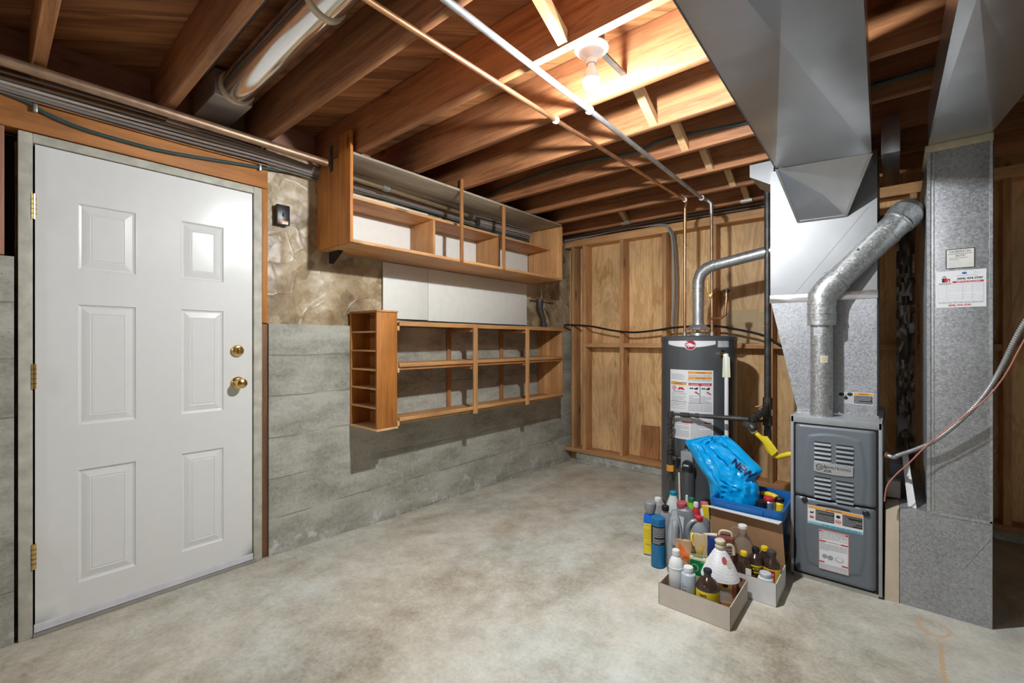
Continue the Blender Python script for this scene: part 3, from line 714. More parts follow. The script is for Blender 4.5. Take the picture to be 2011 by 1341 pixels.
cab = [('green_cable', 'thick dark green cable sagging under the bundle over the door', M_CABLEG, .0085, [(.012, -.6, 2.29), (.012, .037, 2.228), (.012, .16, 2.188), (.012, .272, 2.163), (.012, .45, 2.155), (.012, .608, 2.160), (.012, .966, 2.202), (.012, 1.31, 2.236), (.014, 2.1, 2.225), (.014, 2.6, 2.212), (.016, 3.43, 2.20), (.02, 4.0, 2.21)])]
names = ['top dark cable of the bundle over the door', 'grey-brown cable second from the top of the bundle over the door', 'light grey cable in the middle of the bundle over the door', 'brown cable fourth in the bundle over the door', 'grey cable lowest but one in the bundle over the door', 'thin twisted wire lowest in the bundle over the door']
offs = [(.050, 2.292, .006, M_CABLED), (.040, 2.278, .007, M_CABLEB), (.034, 2.266, .008, plain('light_cable', (.40, .35, .31), .6)), (.028, 2.252, .007, M_CABLEB), (.022, 2.240, .007, M_CABLED), (.018, 2.226, .003, M_COPPERD)]
for (x, z, r, m), lb in zip(offs, names):
    pts = []
    for k in range(14):
        y = -.8+k*.37; pts.append((x+.004*math.sin(k*1.7+z*50), y, z+.008*math.sin(k*.9+x*90) - (.012 if y > 1.3 else 0)))
    cab.append(('wall_cable', lb, m, r, pts))
for nm, lb, m, r, pts in cab:
    solo(nm, lb, 'cable', MB().tube(pts, r, 8, smooth=5), m, (0.03, .5, 2.24), 'cables over the door' if nm == 'wall_cable' else None)
for y, z in ((.135, 2.197), (1.0, 2.205)):
    t = solo('cable_clip', 'small metal clip holding the green cable, %s' % ('near the left door corner' if y < .5 else 'near the right door corner'), 'clip', bx(0.0, .023, y-.006, y+.006, z-.018, z+.016, bev=.002), M_SCREW, (0.01, y, z))
# dark cable through the joists
pts = [(-.05, 2.10, 2.37), (.264, 2.575, 2.389), (.77, 2.575, 2.425), (1.152, 2.575, 2.42), (1.513, 2.575, 2.385), (1.673, 2.575, 2.41), (1.906, 2.575, 2.393), (2.25, 2.575, 2.367), (3.0, 2.575, 2.38)]
solo('joist_cable', 'dark green cable stapled along a joist behind the bulb', 'cable', MB().tube(pts[1:], .0085, 8, smooth=6), M_CABLEG, (1.0, 2.575, 2.4))
solo('black_cable', 'black cable drooping across the studs behind the water heater', 'cable', MB().tube([(.02, 4.03, 1.405), (.107, 4.045, 1.406), (.35, 4.045, 1.385), (.579, 4.045, 1.341), (.796, 4.045, 1.318), (.999, 4.045, 1.330), (1.236, 4.045, 1.358), (1.541, 4.045, 1.362), (1.74, 4.045, 1.327), (1.927, 4.045, 1.275), (2.051, 4.045, 1.194), (2.3, 4.045, 1.05)], .0095, 8, smooth=6), M_BLACK, (1, 4.03, 1.3))
solo('grey_cable', 'grey cable along the top plate then down left of the water heater', 'cable', MB().tube([(.02, 4.045, 2.315), (.35, 4.045, 2.318), (.69, 4.045, 2.33), (1.09, 4.045, 2.305), (1.15, 4.045, 2.25), (1.185, 4.045, 2.13), (1.195, 4.045, 1.75), (1.180, 4.045, 1.38)], .0085, 8, smooth=6), plain('grey_sheath', (.33, .34, .33), .45), (1.1, 4.03, 1.9))
solo('dark_cable', 'dark cable hanging beside the grey cable left of the water heater', 'cable', MB().tube([(1.12, 4.05, 2.300), (1.185, 4.05, 2.22), (1.212, 4.05, 2.05), (1.222, 4.05, 1.70), (1.205, 4.05, 1.30)], .009, 8, smooth=6), M_CABLED, (1.2, 4.03, 1.8))
for k, (x, z) in enumerate(((.2, 2.325), (.3, 2.345))):
    solo('plate_cable', 'dark cable on the top plate near the corner, %s one' % ('lower', 'upper')[k], 'cable', MB().tube([(.02, 4.05-.03*k, z-.02), (.5, 4.05-.03*k, z), (1.2, 4.05-.03*k, z), (2.2, 4.05-.03*k, z-.01)], .010, 8, smooth=4), M_CABLED, (1, 4.04, z))

# round duct in the joist bay at upper left
t = thing('round_duct', 'shiny round sheet-metal duct lying between joists at upper left', 'duct', (.8, .79, 2.46))
part(t, 'pipe', MB().tube([(.28, .79, 2.455), (2.1, .79, 2.455)], .070, 32), sheet('chrome_duct', .80, .12, (1, .97, .93), .05))
for x in (.30, 1.17):
    part(t, 'strap', MB().lathe([(.073, -.012), (.077, -.012), (.077, .012), (.073, .012)], (x, .79, 2.455), 32, axis='x'), M_CREAM, label='cream band around the duct')
part(t, 'wall_boot', bx(-.06, .28, .70, .87, 2.40, 2.53, bev=.01), M_SCREW)
# thin dark strip beside it, shaped as a tube
solo('dark_strip', 'thin dark strip running beside the shiny round duct', 'pipe', MB().tube([(.25, .655, 2.49), (2.1, .655, 2.49)], .022, 16), M_IRON, (1, .655, 2.49))

# copper water pipes under the joists
t = thing('copper_pipe', 'bare copper pipe strapped under the joists, the left of two', 'pipe', (1.49, 1.8, 2.29), 0, 'water pipes under the joists')
part(t, 'pipe', MB().tube([(1.455, -.9, 2.294), (1.482, 1.773, 2.294), (1.520, 3.40, 2.294), (1.505, 3.49, 2.290), (1.488, 3.511, 2.26), (1.486, 3.511, 1.9), (1.486, 3.511, 1.30)], .0105, 14), M_COPPER)
for y in (1.78, 3.415):
    part(t, 'strap', MB().lathe([(.012, -.006), (.017, -.006), (.017, .006), (.012, .006)], (1.482+(y-1.78)*.024, y, 2.294), 16, axis='y'), M_WHITE, label='white pipe strap')
part(t, 'stub', MB().tube([(1.486, 3.511, 1.268), (1.486, 3.511, 1.300)], .017, 14), M_SCREW)
t = thing('copper_pipe', 'dull grey pipe strapped under the joists, the right of two', 'pipe', (1.65, 1.8, 2.29), 0, 'water pipes under the joists')
part(t, 'pipe', MB().tube([(1.672, -.9, 2.292), (1.656, 1.797, 2.292), (1.634, 3.43, 2.292), (1.655, 3.49, 2.288), (1.680, 3.511, 2.26), (1.683, 3.511, 2.18)], .0125, 14), M_STEELC)
part(t, 'riser', MB().tube([(1.683, 3.511, 2.18), (1.686, 3.511, 1.60)], .0105, 14), M_COPPERD)
part(t, 'riser', MB().tube([(1.686, 3.511, 1.60), (1.688, 3.511, 1.30)], .0112, 14), M_COPPER)
for y in (1.80, 3.44):
    part(t, 'strap', MB().lathe([(.014, -.006), (.019, -.006), (.019, .006), (.014, .006)], (1.656-(y-1.8)*.013, y, 2.292), 16, axis='y'), M_WHITE, label='white pipe strap')
part(t, 'shut_off', MB().tube([(1.687, 3.511, 1.555), (1.687, 3.511, 1.585)], .020, 14).tube([(1.687, 3.50, 1.57), (1.687, 3.47, 1.57)], .010, 10), M_BRASS)
part(t, 'valve_handle', bx(1.668, 1.676, 3.455, 3.470, 1.59, 1.68, bev=.003), M_YEL, label='yellow lever handle')
part(t, 'stub', MB().tube([(1.688, 3.511, 1.268), (1.688, 3.511, 1.300)], .018, 14), M_SCREW)
e1 = atY(1424, 618, 3.48); e2 = atY(1427, 575, 3.48)
part(t, 'side_branch', MB().tube([(1.688, 3.50, 1.40), (1.76, 3.48, 1.40), (e1.x-.02, 3.48, 1.405), (e1.x, 3.48, 1.42), (e2.x, 3.48, e2.z-.03)], .008, 12), M_COPPER)
part(t, 'vacuum_breaker', MB().tube([(e2.x, 3.48, e2.z-.03), (e2.x, 3.48, e2.z)], .012, 14, M_BRASS).tube([(e2.x, 3.48, e2.z), (e2.x, 3.48, e2.z+.022)], .021, 16, M_BLACK), M_BRASS)

# ================================================================== BULBS
def lampholder(x, y, z, lb, strength, label_name):
    t = thing('ceiling_lamp', lb, 'lamp', (x, y, z))
    part(t, 'junction_box', MB().lathe([(.05, .0), (.052, .004), (.052, .045), (.048, .05)], (x, y, z+.012), 8), M_IRON)
    part(t, 'bracket', MB().box(x-.012, x+.012, y-.085, y-.03, z+.03, z+.037).box(x-.012, x+.012, y+.03, y+.272, z+.03, z+.037), M_IRON)
    part(t, 'socket', MB().lathe([(.064, .012), (.065, .006), (.055, -.004), (.034, -.016), (.021, -.034), (.019, -.05), (.001, -.05)], (x, y, z), 32), M_PORC)
    b = part(t, 'bulb', MB().lathe([(.0125, -.045), (.014, -.058), (.022, -.072), (.0295, -.088), (.032, -.102), (.0322, -.112)], (x, y, z), 28), M_PORC)
    part(b, 'glowing_globe', MB().lathe([(.0322, -.112), (.031, -.122), (.027, -.134), (.019, -.144), (.010, -.149), (.001, -.150)], (x, y, z), 28), emit(label_name, (.93, .97, 1.0), strength))
    part(t, 'supply_cable', MB().tube([(x+.03, y, z+.06), (x+.06, y-.05, z+.10), (x+.10, y-.12, z+.14)], .006, 8, smooth=4), M_WHITE)
    return t
lampholder(1.842, 1.500, 2.337, 'lit bare bulb in a white porcelain holder between the joists', BULB, 'bulb_glow')
lampholder(.50, -2.13, 2.337, 'added fill lamp in the form of a bare bulb, unseen behind the camera', FILL_BULB, 'fill_glow_rear')  # added out of view as fill for the faces turned to the camera

# ================================================================== WATER HEATER
HX, HY, HR = 1.587, 3.511, .265
t = thing('water_heater', 'tall dark grey cylindrical gas water heater by the stud wall', 'water heater', (HX, HY, 0))
part(t, 'tank', MB().lathe([(HR-.012, .02), (HR-.002, .028), (HR, .04), (HR, 1.20), (HR-.0005, 1.234), (HR+.003, 1.236), (HR+.003, 1.262), (HR-.004, 1.270), (.06, 1.276), (.001, 1.276)], (HX, HY, 0), 72), M_HEAT)
part(t, 'foot_ring', MB().lathe([(.20, -.02), (.22, -.02), (.22, .022), (.20, .022)], (HX, HY, 0), 40), M_DARK)
def onH(a0, z0):     # sheet wrapped on the tank; u in degrees to the right, v metres
    return lambda u, v, d: (HX+(HR+.0008+d)*math.cos(R(a0+u)), HY+(HR+.0008+d)*math.sin(R(a0+u)), z0+v)
lb = Label(onH(-122, 1.187), 4)
n = 20
for i in range(n):
    a = 75*i/n; b = 75*(i+1)/n
    f = lambda q: .006+.022*((q-37.5)/37.5)**2
    lb.poly([(a, f(a)-.006), (b, f(b)-.006), (b, .055), (a, .055)], M_LG, 0)
    lb.poly([(a, f(a)-.003), (b, f(b)-.003), (b, .055), (a, .055)], M_LW, 1)
lb.lines(1, .046, 22, .052, 1, M_TXT, 2); lb.lines(52, .045, 74, .051, 1, M_TXT, 2)
part(t, 'brand_plate', lb.mb)
lb = Label(onH(-83.4, 1.206), 3); lb.disc(0, 0, 8.6, .0375, M_LW, 3, 32); lb.disc(0, 0, 7.8, .0345, M_RUBY, 4, 32)
lb.text('R', -6.3, -.020, -1.6, .022, M_LW, 5, -.0); lb.text('heem', -1.8, -.014, 7.0, .010, M_LW, 5, .03)
part(t, 'brand_badge', lb.mb)
lb = Label(onH(-43.8, 1.189), 4); lb.rect(0, 0, 20, .066, M_LG, 0); lb.lines(1, .048, 19, .064, 2, M_LW, 1, .6); lb.lines(1, .004, 9, .046, 7, M_LW, 1, .5); lb.lines(11, .004, 19, .046, 7, M_LW, 1, .5)
part(t, 'rating_plate', lb.mb)
# upper warning sheet: 67 degrees wide, z 0.72..1.025
lb = Label(onH(-117.5, .50), 4); Wd = 67; H = .527
lb.rect(0, .03, Wd, H, M_LW, 0)
lb.lines(2, .455, 26, .505, 6, M_TXT, 1, .4); lb.lines(30, .448, 29+35, .462, 2, M_TXT, 1, .5); lb.lines(31, .482, 64, .496, 2, M_TXT, 1, .5)
lb.rect(31, .501, 65, .518, M_LO, 1); lb.rect(31, .463, 65, .480, M_LO, 1)
lb.text('WARNING', 42, .504, 55, .515, M_LK, 2); lb.text('CAUTION', 42, .466, 55, .477, M_LK, 2)
lb.frame(1.5, .295, 29, .438, .003, M_LK, 1); lb.rect(2.2, .418, 28.3, .434, M_LO, 2); lb.text('WARNING', 8, .421, 22, .431, M_LK, 3)
lb.disc(8, .395, 4, .016, M_LR, 2, 20); lb.disc(8, .395, 3.1, .0125, M_LW, 3, 20); lb.text('8', 6.6, .386, 9.4, .404, M_LR, 4, .03)
lb.poly([(14, .383), (26, .383), (22, .405), (20, .398), (18, .406)], M_LR, 2)
lb.lines(6, .366, 24, .374, 1, M_TXT, 2, .9); lb.lines(3, .300, 28, .362, 8, M_TXT, 2, .35)
lb.frame(31, .292, 65, .436, .003, M_LK, 1); lb.rect(31.6, .418, 64.4, .434, M_LR, 2); lb.rect(47.6, .294, 48.4, .418, M_LK, 2)
lb.text('DANGER', 34, .421, 46, .431, M_LW, 3); lb.text('DANGER', 50.5, .421, 62.5, .431, M_LW, 3)
for q in (32.5, 49.2):
    lb.disc(q+2, .398, 1.2, .006, M_LK, 3, 12); lb.disc(q+4.6, .398, 1.2, .006, M_LK, 3, 12)
    lb.poly([(q+6, .396), (q+12, .408), (q+13, .400), (q+11, .388), (q+8, .392)], M_LK, 3)
    lb.poly([(q+7, .372), (q+10, .378), (q+14.4, .362), (q+14.4, .352), (q+9, .366)], M_DRED, 3)
lb.lines(32.5, .298, 47, .348, 6, M_TXT, 2, .4); lb.lines(49, .298, 64, .348, 6, M_TXT, 2, .4)
lb.lines(2, .240, 28, .288, 7, M_TXT, 1, .4); lb.lines(31, .235, 65, .286, 8, M_TXT, 1, .4)
lb.lines(2, .045, 32, .225, 22, M_TXT, 1, .38); lb.lines(35, .045, 65, .225, 22, M_TXT, 1, .38)
lb.rect(33, .04, 33.6, .228, M_LW, 2)
for a, b, v in ((2, 8, .155), (22, 38, .150), (54, 64, .152), (2, 6, .070), (27, 33, .214)): lb.rect(a, v, b, v+.008, M_LR, 3)
part(t, 'warning_label', lb.mb)
tx, ty = 1.844, 3.30
part(t, 'relief_valve', MB().lathe([(.034, 0), (.034, .004), (.016, .006), (.016, .03)], (0, 0, 0), 20, M_BRASS, axis='z').bm and MB().tube([(1.795, 3.357, 1.142), (1.835, 3.310, 1.140)], .017, 16, M_BRASS).tube([(1.794, 3.359, 1.142), (1.800, 3.351, 1.142)], .030, 20, M_DARK), M_BRASS)
part(t, 'relief_tube', MB().tube([(1.836, 3.309, 1.14), (tx, ty, 1.115), (tx, ty, 1.0), (tx, ty, .09)], [.018, .017, .0135, .0135], 16, M_WHITE), M_WHITE)
tg = MB(); tg.tube([(tx, ty, 1.118), (tx+.001, ty, .985)], [.022, .025], 4, M_CREAM)
part(t, 'hanging_tag', MB().hexa([(tx-.022, ty-.020, .985), (tx+.026, ty-.006, .985), (tx+.026, ty-.004, .985), (tx-.022, ty-.018, .985), (tx-.018, ty-.020, 1.125), (tx+.022, ty-.008, 1.125), (tx+.022, ty-.006, 1.125), (tx-.018, ty-.018, 1.125)], plain('tag_paper', (.72, .72, .52), .5)), label='pale tag on the relief valve')
# gas control
ga = R(-86); gx, gy = HX+HR*math.cos(ga), HY+HR*math.sin(ga)
gc = part(t, 'gas_control', bx(gx-.038, gx+.042, gy-.050, gy-.002, .335, .455, bev=.004), M_FURNL)
part(gc, 'knob', MB().lathe([(.034, .0), (.034, -.018), (.028, -.024), (.001, -.024)], (gx+.012, gy-.050, .365), 20, M_BLACK, axis='y').box(gx-.008, gx+.028, gy-.082, gy-.074, .360, .370, M_LG), M_BLACK)
part(gc, 'ignitor_button', MB().tube([(gx, gy-.03, .455), (gx, gy-.03, .475)], .012, 14, M_SCREW).tube([(gx, gy-.03, .475), (gx, gy-.03, .495)], .016, 14, M_BLACK), M_BLACK)
part(t, 'supply_sleeve', MB().tube([(gx+.012, gy-.030, .335), (gx+.012, gy-.030, .05)], .036, 24, M_HEAT).lathe([(.040, .325), (.046, .325), (.046, .345), (.040, .345)], (gx+.012, gy-.03, 0), 24, M_BLACK), M_HEAT)
mb = MB(); 
for k in range(3): mb.tube([(HX+.055*math.cos(k*2.1), HY+.055*math.sin(k*2.1), 1.27), (HX+.05*math.cos(k*2.1), HY+.05*math.sin(k*2.1), 1.325)], .004, 8, M_SCREW)
mb.lathe([(.062, 1.275), (.060, 1.292), (.052, 1.296), (.001, 1.296)], (HX, HY, 0), 28, M_GALVP)
mb.lathe([(.088, 1.318), (.082, 1.330), (.045, 1.358), (.042, 1.37)], (HX, HY, 0), 32, M_GALVP)
part(t, 'draft_hood', mb)
# heater vent
t = thing('heater_vent', 'galvanised vent pipe rising from the water heater and bending right', 'vent pipe', (HX, HY, 1.37))
part(t, 'vertical_pipe', MB().tube([(HX, HY, 1.355), (HX, HY, 1.64)], .0395, 28, M_GALVP), M_GALVP)
part(t, 'elbow', MB().tube([(HX, HY, 1.635), (HX+.002, HY, 1.69), (HX+.020, HY, 1.742), (HX+.062, HY, 1.778), (HX+.115, HY, 1.795)], .0425, 28, M_GALVP), M_GALVP)
part(t, 'horizontal_pipe', MB().tube([(HX+.10, HY, 1.792), (2.70, HY, 1.955)], .0395, 28, M_GALVP), M_GALVP)
for p, q in (((HX, HY, 1.630), (HX, HY, 1.636)), ((HX, HY, 1.605), (HX, HY, 1.609)), ((HX+.112, HY, 1.794), (HX+.118, HY, 1.795)), ((HX+.018, HY, 1.738), (HX+.022, HY, 1.743))): part(t, 'seam_ring', MB().tube([p, q], .0445, 28, M_GALVP))

# gas piping
t = thing('gas_pipe', 'black iron gas riser with tees between water heater and furnace', 'gas pipe', (2.057, 3.49, .5))
part(t, 'riser', MB().tube([(2.057, 3.49, .84), (2.057, 3.49, 2.54)], .021, 20), M_IRON)
mb = MB().tube([(2.057, 3.49, .765), (2.057, 3.49, .845)], .030, 20).tube([(2.057, 3.49, .62), (2.057, 3.49, .765)], .021, 16).tube([(2.057, 3.49, .655), (2.057, 3.49, .72)], .030, 20).tube([(2.057, 3.49, .54), (2.057, 3.49, .62)], .024, 16)
part(t, 'tee_fitting', mb, M_IRON)
A = atY(1500, 808, 3.42); B = atY(1468, 829, 3.20); Cc = atY(1479, 845, 3.14)
mb = MB().tube([(2.057, 3.47, .80), A, B], .017, 16).tube([A, A+(B-A)*.18], .024, 16).tube([A+(B-A)*.3, A+(B-A)*.5], .026, 8).tube([A+(B-A)*.55, A+(B-A)*.72], .022, 16)
part(t, 'branch', mb, M_IRON)
part(t, 'cock_handle', MB().tube([A+(B-A)*.2+Vector((0, 0, .02)), A+(B-A)*.2+Vector((-.012, 0, .045))], .006, 8).tube([A+(B-A)*.2+Vector((-.03, 0, .04)), A+(B-A)*.2+Vector((.01, 0, .052))], .007, 8), M_COPPERD)
part(t, 'elbow', MB().tube([B, B+Vector((-.01, -.01, -.012)), Cc+Vector((-.006, 0, .02)), Cc], .023, 16, smooth=3), M_IRON)
G1 = atY(1317, 813, 3.200); G2 = atY(1471, 824, 3.200)
part(t, 'heater_line', MB().tube([(2.057, 3.47, .688), G2+Vector((.01, .01, -.012)), G2, G1], .0100, 14).tube([G2+Vector((.018, .018, -.01)), G2+Vector((-.03, 0, 0))], .019, 12).tube([G1+(G2-G1)*.34, G1+(G2-G1)*.38], .017, 12).tube([G1+(G2-G1)*.14, G1+(G2-G1)*.26], .0165, 12), M_IRON)
Gd = Vector((G1.x, 3.200, .2))
mb = MB().tube([G1+Vector((0, 0, .018)), G1-Vector((0, 0, .025))], .022, 14)
mb.tube([G1, (G1.x, 3.200, .52)], .0125, 14)
for z in (.62, .585, .55, .52, .49, .46, .43): mb.tube([(G1.x, 3.200, z), (G1.x, 3.200, z+.014)], random.choice((.020, .024, .026)), 14)
mb.tube([(G1.x, 3.200, .52), (G1.x, 3.200, .42)], .017, 14).tube([(G1.x, 3.200, .42), (G1.x, 3.200, .35)], .026, 14).tube([(G1.x, 3.200, .35), (G1.x, 3.200, .26)], .016, 14)
part(t, 'drop_leg', mb, M_IRON)
part(t, 'drip_cap', MB().tube([(G1.x, 3.200, .27), (G1.x, 3.200, .235)], .023, 14), M_IRON)
part(t, 'union', MB().tube([(G1.x, 3.200, .395), (gx-.036, gy-.03, .40)], .013, 14).tube([(G1.x+.02, 3.200, .396), (G1.x+.05, 3.200, .397)], .021, 14), M_IRON)
part(t, 'warning_tape', MB().tube([(G1.x, 3.200, .345), (G1.x, 3.200, .30)], .0275, 6), M_LO, label='orange tag on the drop leg')
t = thing('gas_connector', 'bright yellow flexible gas line into the furnace side', 'gas line', Cc)
pts = [Cc, Cc+Vector((.02, 0, -.02)), atY(1500, 866, 3.10), atY(1513, 888, 3.05), atY(1526, 897, 3.02), atY(1538, 895, 3.0), atY(1553, 892, 2.98), Vector((2.302, 2.97, atY(1553, 892, 2.98).z))]
sp_ = spline(pts, 12)
part(t, 'flex_line', MB().tube(sp_, [.0135+.0014*(i % 2) for i in range(len(sp_))], 14), M_YEL)
part(t, 'end_nut', MB().tube([Cc+Vector((-.012, 0, .014)), Cc+Vector((.012, 0, -.014))], .021, 6), M_SCREW)
q0 = atY(1491, 856, 3.055); q1 = atY(1507, 857, 3.03); q2 = atY(1528, 886, 2.98); q3 = atY(1516, 896, 3.0)
part(t, 'caution_tag', MB().prism([q0, q1, q2, q3], (0, -.002, 0)), M_YEL2, label='yellow caution tag')

# ================================================================== FURNACE
FX0, FX1, FY, FZ = 2.303, 2.678, 2.765, .84
t = thing('furnace', 'blue-grey upright gas furnace with louvered door', 'furnace', ((FX0+FX1)/2, FY+.35, 0))
mb = MB().box(FX0, FX0+.014, FY, FY+.70, .012, FZ, bev=.002).box(FX1-.014, FX1, FY, FY+.70, .012, FZ, bev=.002).box(FX0, FX1, FY, FY+.70, FZ-.034, FZ+.002, bev=.003).box(FX0+.01, FX1-.01, FY+.03, FY+.69, .014, FZ-.03)
part(t, 'cabinet', mb, M_FURNL)
part(t, 'base_rail', bx(FX0+.014, FX1-.014, FY+.004, FY+.03, .0, .020), M_SCREW)
def door_panel(z0, z1, holes, arc):
    """pressed door skin: a grid with rounded edges and a raised centre"""
    xs0, xs1 = FX0+.020, FX1-.022; mb = MB(); nx, nz = 46, 60; g = []
    for j in range(nz+1):
        row = []
        for i in range(nx+1):
            x = xs0+(xs1-xs0)*i/nx; z = z0+(z1-z0)*j/nz
            e = min(x-xs0, xs1-x); ez = min(z-z0, z1-z)
            d = .016*(1-min(1, e/.028))**2 + .008*(1-min(1, ez/.012))**2
            # raised field with curved sides
            cx = (xs0+xs1)/2; tt = (z-z0)/(z1-z0)
            hw = .128 - .020*((tt-.35) if arc > 0 else (.65-tt))**2*4
            top = (z1-.035-.030*((x-cx)/.14)**2) if arc > 0 else z1+1
            bot = (z0+.045+.030*((x-cx)/.14)**2) if arc < 0 else z0-1
            ins = min(hw-abs(x-cx), top-z, z-bot)
            rise = .005*max(0, min(1, ins/.006))
            row.append(mb.bm.verts.new((x, FY-.012+d-rise, z)))
        g.append(row)
    for j in range(nz):
        for i in range(nx): mb.bm.faces.new((g[j][i], g[j][i+1], g[j+1][i+1], g[j+1][i]))
    mb.box(xs0, xs1, FY+.005, FY+.012, z0, z1)
    return mb
up = part(t, 'upper_door', door_panel(.432, .800, 1, 1), M_FURN, ang=60)
lo = part(t, 'lower_door', door_panel(.032, .424, 0, -1), M_FURN, ang=60)
part(t, 'door_gap', bx(FX0+.014, FX1-.014, FY+.002, FY+.006, .025, .806), M_DARK)
for px0, pz in ((2.410, .717), (2.500, .714), (2.410, .540), (2.500, .535)):
    for k in range(5):
        z = pz - k*.0225; mb = MB()
        mb.prism([(px0, FY-.0168, z), (px0, FY-.0178, z-.003), (px0, FY-.024, z-.012), (px0, FY-.0168, z-.016)], (.070, 0, 0), M_FURN)
        mb.box(px0+.001, px0+.069, FY-.0176, FY-.0168, z-.0025, z+.0045, M_LK)
        part(up, 'louver', mb)
mb = MB(); prof = [(0, 0), (.0, .040), (.02, .0445), (.08, .048), (.14, .0445), (.160, .040), (.160, .0), (.14, -.0045), (.08, -.008), (.02, -.0045)]
bx0, bz0 = 2.408, .572
mb.prism([(bx0+u, FY-.017, bz0+v) for u, v in prof], (0, -.006, 0))
bd = part(up, 'badge', mb, M_ALU)
lb = Label(onY(bx0, FY-.0232, bz0)); lb.text('A', .040, .018, .052, .039, M_LK, 1, .0); lb.text('RMSTRONG', .052, .020, .150, .033, M_LK, 1, 0.0); lb.text('AIR', .042, .001, .075, .015, M_LK, 1, 0.0)
for a in ((.012, .020, .014, .034), (.012, .018, .016, .020)): lb.rect(*a, M_LK, 1)
lb.poly([(.008, .026), (.024, .040), (.040, .028), (.038, .026), (.024, .037), (.010, .024)], M_LK, 1)
lb.rect(.012, .006, .014, .026, M_LK, 1); lb.rect(.012, .006, .026, .008, M_LK, 1)
for q in (.012, .018, .024): lb.rect(.020, q, .038, q+.002, M_LK, 1)
part(bd if False else up, 'badge_lettering', lb.mb)
mb = MB(); pr = [(2.415, .396), (2.425, .404), (2.49, .409), (2.55, .404), (2.560, .396), (2.49, .400)]
mb.prism([(a, FY-.013, b) for a, b in pr], (0, -.006, 0)); part(lo, 'pull_slot', mb, M_BLACK)
for x, z in ((2.368, .430), (2.617, .420)):
    part(up, 'latch_knob', MB().lathe([(.0135, 0), (.0135, -.008), (.010, -.011), (.001, -.011)], (x, FY-.012, z-.018), 18, axis='y'), M_BLACK)
# warning label, lower door
lb = Label(onY(2.381, FY-.0175, .297)); W_, H_ = .226, .095
lb.rect(0, 0, W_, H_, M_LW, 0); lb.rect(.003, .080, W_-.003, .092, M_LO, 1); lb.text('WARNING', .088, .0815, .140, .0905, M_LK, 2); lb.poly([(.078, .0815), (.086, .0815), (.082, .0905)], M_LK, 2)
lb.rect(.034, .024, .112, .078, M_LK, 1); lb.rect(.145, .024, W_-.003, .078, M_LK, 1)
lb.lines(.036, .027, .110, .074, 9, M_LG, 2, .35); lb.lines(.147, .027, W_-.005, .074, 9, M_LG, 2, .35)
lb.poly([(.008, .030), (.028, .030), (.024, .044), (.019, .036), (.014, .046)], M_LR, 1); lb.poly([(.008, .056), (.014, .066), (.018, .060), (.026, .068), (.026, .056), (.016, .054)], M_NAVY, 1)
lb.disc(.128, .062, .009, .008, M_NAVY, 1); lb.disc(.128, .037, .013, .010, M_LR, 1); lb.disc(.128, .037, .010, .0075, M_LW, 2); lb.rect(.121, .034, .135, .040, M_LR, 3)
lb.rect(.001, .001, W_-.001, .012, M_LB, 1); lb.lines(.06, .003, W_-.01, .010, 1, M_TEAL, 2, .7)
part(lo, 'warning_label', lb.mb)
lb = Label(onY(2.429, FY-.0175, .080)); W_, H_ = .122, .200
lb.rect(0, 0, W_, H_, M_LW, 0); lb.frame(.001, .001, W_-.001, H_-.001, .0016, M_LR, 1)
for y0, y1, n in ((.150, .190, 7), (.098, .138, 7), (.006, .030, 4)): lb.lines(.006, y0, W_-.006, y1, n, M_TXT, 1, .4)
lb.rect(.002, .190, .012, .196, M_LR, 2); lb.rect(.108, .190, .119, .196, M_LR, 2); lb.lines(.014, .190, .106, .196, 1, M_DRED, 2, .4)
lb.rect(.002, .140, .030, .146, M_LR, 2); lb.rect(.090, .140, .119, .146, M_LR, 2); lb.lines(.034, .141, .088, .145, 1, M_DRED, 2, .5)
lb.rect(.002, .036, .024, .042, M_LR, 2); lb.rect(.094, .036, .119, .042, M_LR, 2)
lb.disc(.025, .068, .011, .011, M_TXT, 1); lb.disc(.048, .066, .012, .012, M_TXT, 1); lb.disc(.085, .066, .018, .014, M_LG, 1); lb.disc(.085, .068, .013, .010, M_LW, 2)
part(lo, 'instruction_label', lb.mb)

# plenum above
t = thing('supply_plenum', 'tall galvanised plenum box flaring up from the furnace', 'duct', (2.43, 3.1, FZ))
PY = 2.92; PB = 3.42
part(t, 'tapered_box', MB().hexa([(2.313, PY, .843), (2.654, PY, .843), (2.654, PB, .843), (2.313, PB, .843), (2.182, PY, 1.46), (2.654, PY, 1.46), (2.654, PB, 1.46), (2.182, PB, 1.46)]), M_PLEN)
ub = MB().box(2.180, 2.655, PY, PB, 1.475, 2.20)
part(t, 'upper_box', ub, M_SHEETB)
mb = MB()      # cross-break creases pressed on the face
for a, b in (((2.30, 1.50), (2.62, 1.92)), ((2.62, 1.50), (2.26, 1.95))):
    mb.prism([(a[0], PY-.0002, a[1]), (a[0]+.004, PY-.0002, a[1]), (b[0]+.004, PY-.0002, b[1]), (b[0], PY-.0002, b[1])], (0, -.0015, 0))
part(t, 'cross_break', mb, M_SHEETB)
part(t, 'foil_band', MB().box(2.176, 2.658, PY-.004, PB+.004, 1.448, 1.492, bev=.003), M_FOIL, label='crinkled foil tape band')
mb = MB()
for k in range(60):
    x = 2.31+.345*k/59; h = random.uniform(.006, .018); mb.box(x, x+.007, PY-.008-random.random()*.006, PY, .842, .842+h)
part(t, 'foil_seal', mb, M_FOIL)
lb = Label(onY(2.495, PY, .905)); lb.rect(0, 0, .064, .062, M_LG, 0); lb.rect(.064, 0, .144, .062, M_LW, 0)
lb.disc(.014, .048, .012, .009, M_LK, 1); lb.disc(.050, .050, .012, .009, M_LK, 1); lb.disc(.033, .030, .009, .009, M_LK, 1); lb.rect(.031, .030, .035, .048, M_LK, 1)
